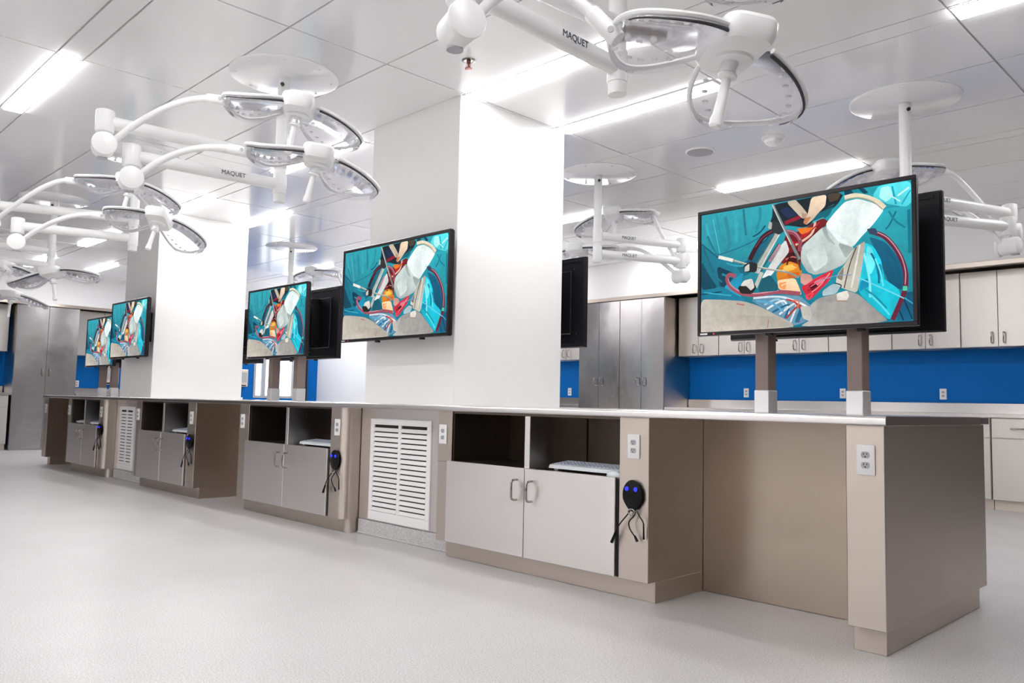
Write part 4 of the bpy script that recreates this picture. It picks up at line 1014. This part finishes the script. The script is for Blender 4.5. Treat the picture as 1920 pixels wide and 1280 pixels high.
surgical_light('second surgical light at left, its heads just left of the farther column', (-7.0, 2.44), 2.145, [
    (2.25, -7.203, 1.641, -6.367, 2.402, 2.315, T0, 0.08, 0.72, -0.28), (2.42, -7.38, 1.50, -6.508, 2.229, 2.585, T0, 0.06, 0.72, -0.12)])
surgical_light('third surgical light at left, lower head low over the far tall cabinets', (-9.3, 2.44), 2.10, [
    (2.27, -9.36, 1.60, -8.514, 2.254, 2.09, T0, -0.28, 0.45, -0.05), (2.42, -9.40, 1.50, -8.92, 1.92, 2.16, T0, 0.02)])
surgical_light('farthest surgical light at the left edge, only a lamp head in view', (-11.8, 2.44), 2.10, [
    (2.27, -11.85, 1.60, -10.85, 2.46, 2.09, T0, 0.0), (2.42, -11.95, 1.50, -11.2, 2.0, 2.4, T0, 0.0)])
surgical_light('surgical light across the island, seen just right of the nearest column', (-4.43, 5.41), 2.18, [
    (2.26, -4.085, 6.183, -4.85, 5.63, 2.37, T0, 0.06), (2.42, -4.122, 6.238, -4.62, 5.87, 2.71, T0, 0.06)], (0, 1))
surgical_light('surgical light behind the largest screen, arms reaching to the right', (-1.87, 5.41), 2.08, [
    (2.20, -1.471, 6.13, -2.135, 5.675, 2.31, T0, 0.06), (2.34, -1.515, 6.363, -2.11, 5.67, 2.60, T0, 0.06)], (0, 1))
surgical_light('distant surgical light above the middle post-mounted screen', (-9.68, 5.41), 2.18, [
    (2.26, -9.33, 6.18, -10.1, 5.63, 2.37, T0, 0.06), (2.42, -9.37, 6.24, -9.87, 5.87, 2.71, T0, 0.06)])

# ---------------------------------------------------------------- small ceiling fittings
t = thing('smoke_detector', 'white dome smoke detector on the ceiling above the largest screen', 'smoke detector', (-2.845, 5.521, ZC))
b = MB(); b.lathe([(0.085, 0), (0.085, -0.012), (0.07, -0.02)], n=36); b.build('base', M['plastic'], t)
b = MB(); b.lathe([(0.066, -0.018), (0.06, -0.04), (0.035, -0.058), (0.012, -0.064)], n=30); b.cyl((0.03, -0.03, -0.05), (0.034, -0.034, -0.058), 0.006, 8); b.build('dome', M['plastic'], t)
t = thing('ceiling_speaker', 'flat round grey ceiling speaker grille left of the smoke detector', 'speaker', (-3.43, 5.45, ZC))
b = MB(); b.lathe([(0.115, 0), (0.115, -0.006), (0.105, -0.009)], n=40); b.build('ring', M['plastic'], t)
b = MB(); b.lathe([(0.103, -0.006), (0.103, -0.0105), (0.06, -0.012)], n=40); b.build('grille', M['grey'], t)
def sprinkler(x, y, label):
    t = thing('sprinkler', label, 'sprinkler', (x, y, ZC), 0, 'ceiling sprinklers')
    b = MB(); b.lathe([(0.042, 0), (0.042, -0.003), (0.03, -0.008), (0.022, -0.006)], n=28); b.build('escutcheon', M['chrome'], t)
    b = MB(); b.lathe([(0.012, -0.004), (0.012, -0.02), (0.007, -0.024), (0.006, -0.05)], n=16); b.tube([(0.012, 0, -0.018), (0.017, 0, -0.035), (0.006, 0, -0.052)], 0.0025, 6); b.tube([(-0.012, 0, -0.018), (-0.017, 0, -0.035), (-0.006, 0, -0.052)], 0.0025, 6)
    b.build('body', M['bronze'], t)
    b = MB(); b.lathe([(0.022, -0.050), (0.022, -0.053), (0.008, -0.055)], n=20); b.build('deflector', M['bronze'], t)
sprinkler(-3.513, 3.068, 'bronze sprinkler head on the ceiling left of the front lamp pole')
sprinkler(-10.684, 3.179, 'distant dark sprinkler between the left lamp arms, nearer of the two')
sprinkler(-13.98, 3.30, 'distant dark sprinkler at far left, below and left of the other')

# ---------------------------------------------------------------- cabinets along the walls
def wall_unit(name, label, cat, loc, rz, w, d, z0, z1, doors=2, drawers=0, kick=0.0, hz=None, group=None, m='steel_wall', hl=None, dm=None):
    """front towards local -Y at y = 0, x from 0 to w"""
    t = thing(name, label, cat, loc, rz, group)
    b = MB(); b.box(0.001, w-0.001, 0.018, d, z0+kick, z1, 0.001); b.build('body', M['steel'], t, smooth=False)
    if kick:
        b = MB(); b.box(0.001, w-0.001, 0.075, d, z0, z0+kick); b.build('toe_kick', M['steel'], t, smooth=False)
    zt = z1-0.004; zb = z0+kick+0.004
    if drawers:
        zt = zb+(z1-zb)*0.745
        ww = w/drawers
        for i in range(drawers):
            b = MB(); b.box(i*ww+0.005, (i+1)*ww-0.005, 0, 0.0175, zt+0.008, z1-0.006, 0.002); dr = b.build('drawer', M[dm or m], t, smooth=False)
            pull(dr, (i+0.5)*ww, (zt+z1)/2, 0.0, True)
    ww = w/doors
    for i in range(doors):
        b = MB(); b.box(i*ww+(0.005 if i == 0 else 0.002), (i+1)*ww-(0.005 if i == doors-1 else 0.002), 0, 0.0175, zb, zt, 0.002)
        dd = b.build('door', M[dm or m], t, smooth=False)
        left = (i % 2 == 0) if doors > 1 else True
        pull(dd, ((i+1)*ww-0.055 if left else i*ww+0.055), hz, 0.0)
    return t
UY, UD = 9.33, YW-9.352
ue = (-6.20, -5.58, -4.84, -4.12, -3.40, -2.70, -2.00)
for x0, x1, lab in zip(ue, ue[1:], (
    'steel wall cabinet next to the tall cabinets, left of the largest screen',
    'steel wall cabinet half hidden behind the left end of the largest screen',
    'steel wall cabinet seen below the largest screen between its posts',
    'steel wall cabinet behind the right post of the largest screen',
    'steel wall cabinet directly below the black screen back',
    'rightmost steel wall cabinet with two plain doors, at the right edge')):
    wall_unit('wall_cabinet', lab, 'cabinet', (x0, UY, 0), 0, x1-x0, UD, 1.63, 2.425, 2, hz=1.725, group='steel wall cabinets on the back wall')
wall_unit('wall_cabinet', 'steel wall cabinet showing between the nearest column and the tall cabinets', 'cabinet', (-8.72, UY, 0), 0, 1.0, UD, 1.63, 2.425, 2, hz=1.725, group='steel wall cabinets on the back wall')
for x0, lab in ((-7.715, 'tall two-door steel cabinet on the back wall, left one of the pair'), (-6.97, 'tall two-door steel cabinet on the back wall, right one of the pair')):
    wall_unit('tall_cabinet', lab, 'cabinet', (x0, 9.03, 0), 0, 0.745, YW-9.055, 0, 2.42, 2, kick=0.1, hz=1.28, group='tall steel cabinets', m='steel_tall')
b = MB(); b.box(-6.22, -1.4, 9.03, YW-0.025, 0.907, 0.945, 0.003); b.box(-6.22, -1.4, YW-0.04, YW-0.021, 0.945, 1.055, 0.003)
tag(b.build('countertop', M['steel_top'], smooth=False), 'steel countertop with upstand along the blue back wall at right', 'countertop')
b = MB(); b.box(-9.1, -7.72, 9.03, YW-0.025, 0.907, 0.945, 0.003); b.box(-9.1, -7.72, YW-0.04, YW-0.021, 0.945, 1.055, 0.003)
tag(b.build('countertop', M['steel_top'], smooth=False), 'steel countertop with upstand left of the tall cabinets on the back wall', 'countertop')
wall_unit('base_cabinet', 'steel base cabinet with drawer at the right edge, behind the island end', 'cabinet', (-2.366, 9.05, 0), 0, 0.92, YW-9.075, 0, 0.906, 2, drawers=2, kick=0.1, hz=0.61, group='base cabinets on the back wall')
wall_unit('base_cabinet', 'steel base cabinet mostly hidden behind the near end of the island', 'cabinet', (-3.29, 9.05, 0), 0, 0.92, YW-9.075, 0, 0.906, 2, drawers=2, kick=0.1, hz=0.61, group='base cabinets on the back wall')
for x0, lab in ((-4.26, 'steel base cabinet under the back counter, hidden by the island below the largest screen'), (-5.23, 'steel base cabinet under the back counter, second from the tall cabinets'), (-6.20, 'steel base cabinet under the back counter, against the tall cabinets')):
    wall_unit('base_cabinet', lab, 'cabinet', (x0, 9.05, 0), 0, 0.965, YW-9.075, 0, 0.906, 2, drawers=2, kick=0.1, hz=0.61, group='base cabinets on the back wall')
for x, lab in ((-8.42, 'ivory outlet on the blue wall beside the nearest column'), (-5.36, 'ivory outlet on the blue wall left of the largest screen\'s left post'),
               (-4.09, 'ivory outlet partly hidden by the right post of the largest screen'), (-2.98, 'steel-look outlet alone on the blue wall at right')):
    wall_outlet((x, YW, 1.15), lab)
# left wall: local -Y turned towards +X
LX = -15.30
wall_unit('tall_cabinet', 'tall two-door steel cabinet on the far left wall', 'cabinet', (LX, 3.57, 0), PI/2, 0.96, LX-XL-0.022, 0, 2.42, 2, kick=0.0, hz=1.30, group='tall steel cabinets', m='steel_tall')
wall_unit('wall_cabinet', 'pale steel wall cabinet at the left edge of the picture', 'cabinet', (-15.58, 2.60, 0), PI/2, 0.93, -15.58-XL-0.022, 1.63, 2.425, 2, hz=1.73, group='steel wall cabinets on the left wall')
wall_unit('wall_cabinet', 'steel wall cabinet above the blue wall, left of the leftmost screen', 'cabinet', (-15.58, 4.55, 0), PI/2, 0.95, -15.58-XL-0.022, 1.63, 2.425, 2, hz=1.73, group='steel wall cabinets on the left wall')
wall_unit('base_cabinet', 'steel base cabinet with drawer at the left edge of the picture', 'cabinet', (LX, 2.60, 0), PI/2, 0.93, LX-XL-0.022, 0, 0.906, 2, drawers=2, kick=0.1, hz=0.61, group='base cabinets on the left wall')
b = MB(); b.box(XL+0.024, LX+0.02, 2.60, 3.56, 0.907, 0.945, 0.003); b.box(XL+0.024, XL+0.04, 2.60, 3.56, 0.945, 1.055, 0.003)
tag(b.build('countertop', M['steel_top'], smooth=False), 'short steel countertop at the left edge below the blue wall', 'countertop')
b = MB(); b.box(XL+0.024, LX+0.02, 4.54, 7.6, 0.907, 0.945, 0.003); b.box(XL+0.024, XL+0.04, 4.54, 7.6, 0.945, 1.055, 0.003); b.box(XL+0.024, LX, 4.55, 4.57, 0, 0.907); b.box(XL+0.024, LX, 7.56, 7.58, 0, 0.907)
tag(b.build('countertop', M['steel_top'], smooth=False), 'steel countertop on the far left wall, seen past the leftmost posts', 'countertop')
wall_outlet((XL, 4.72, 1.13), 'white outlet on the far left blue wall beside the tall cabinet', PI/2)
def dispenser(y, z, label):
    t = thing('towel_dispenser', label, 'dispenser', (XL, y, z), PI/2, 'towel dispensers')
    b = MB(); b.box(-0.15, 0.15, -0.12, 0, 0, 0.36, 0.012, 2); b.build('case', M['steel'], t, smooth=False)
    b = MB(); b.box(-0.12, 0.12, -0.124, -0.119, 0.09, 0.30, 0.002); b.build('window', M['grey'], t, smooth=False)
    b = MB(); b.box(-0.11, 0.11, -0.121, -0.09, 0.012, 0.04, 0.003); b.build('slot', M['black'], t, smooth=False)
dispenser(7.80, 1.17, 'grey towel dispenser on blue wall at the right edge of the farther column')
dispenser(5.25, 1.13, 'grey towel dispenser seen between the leftmost screen posts')
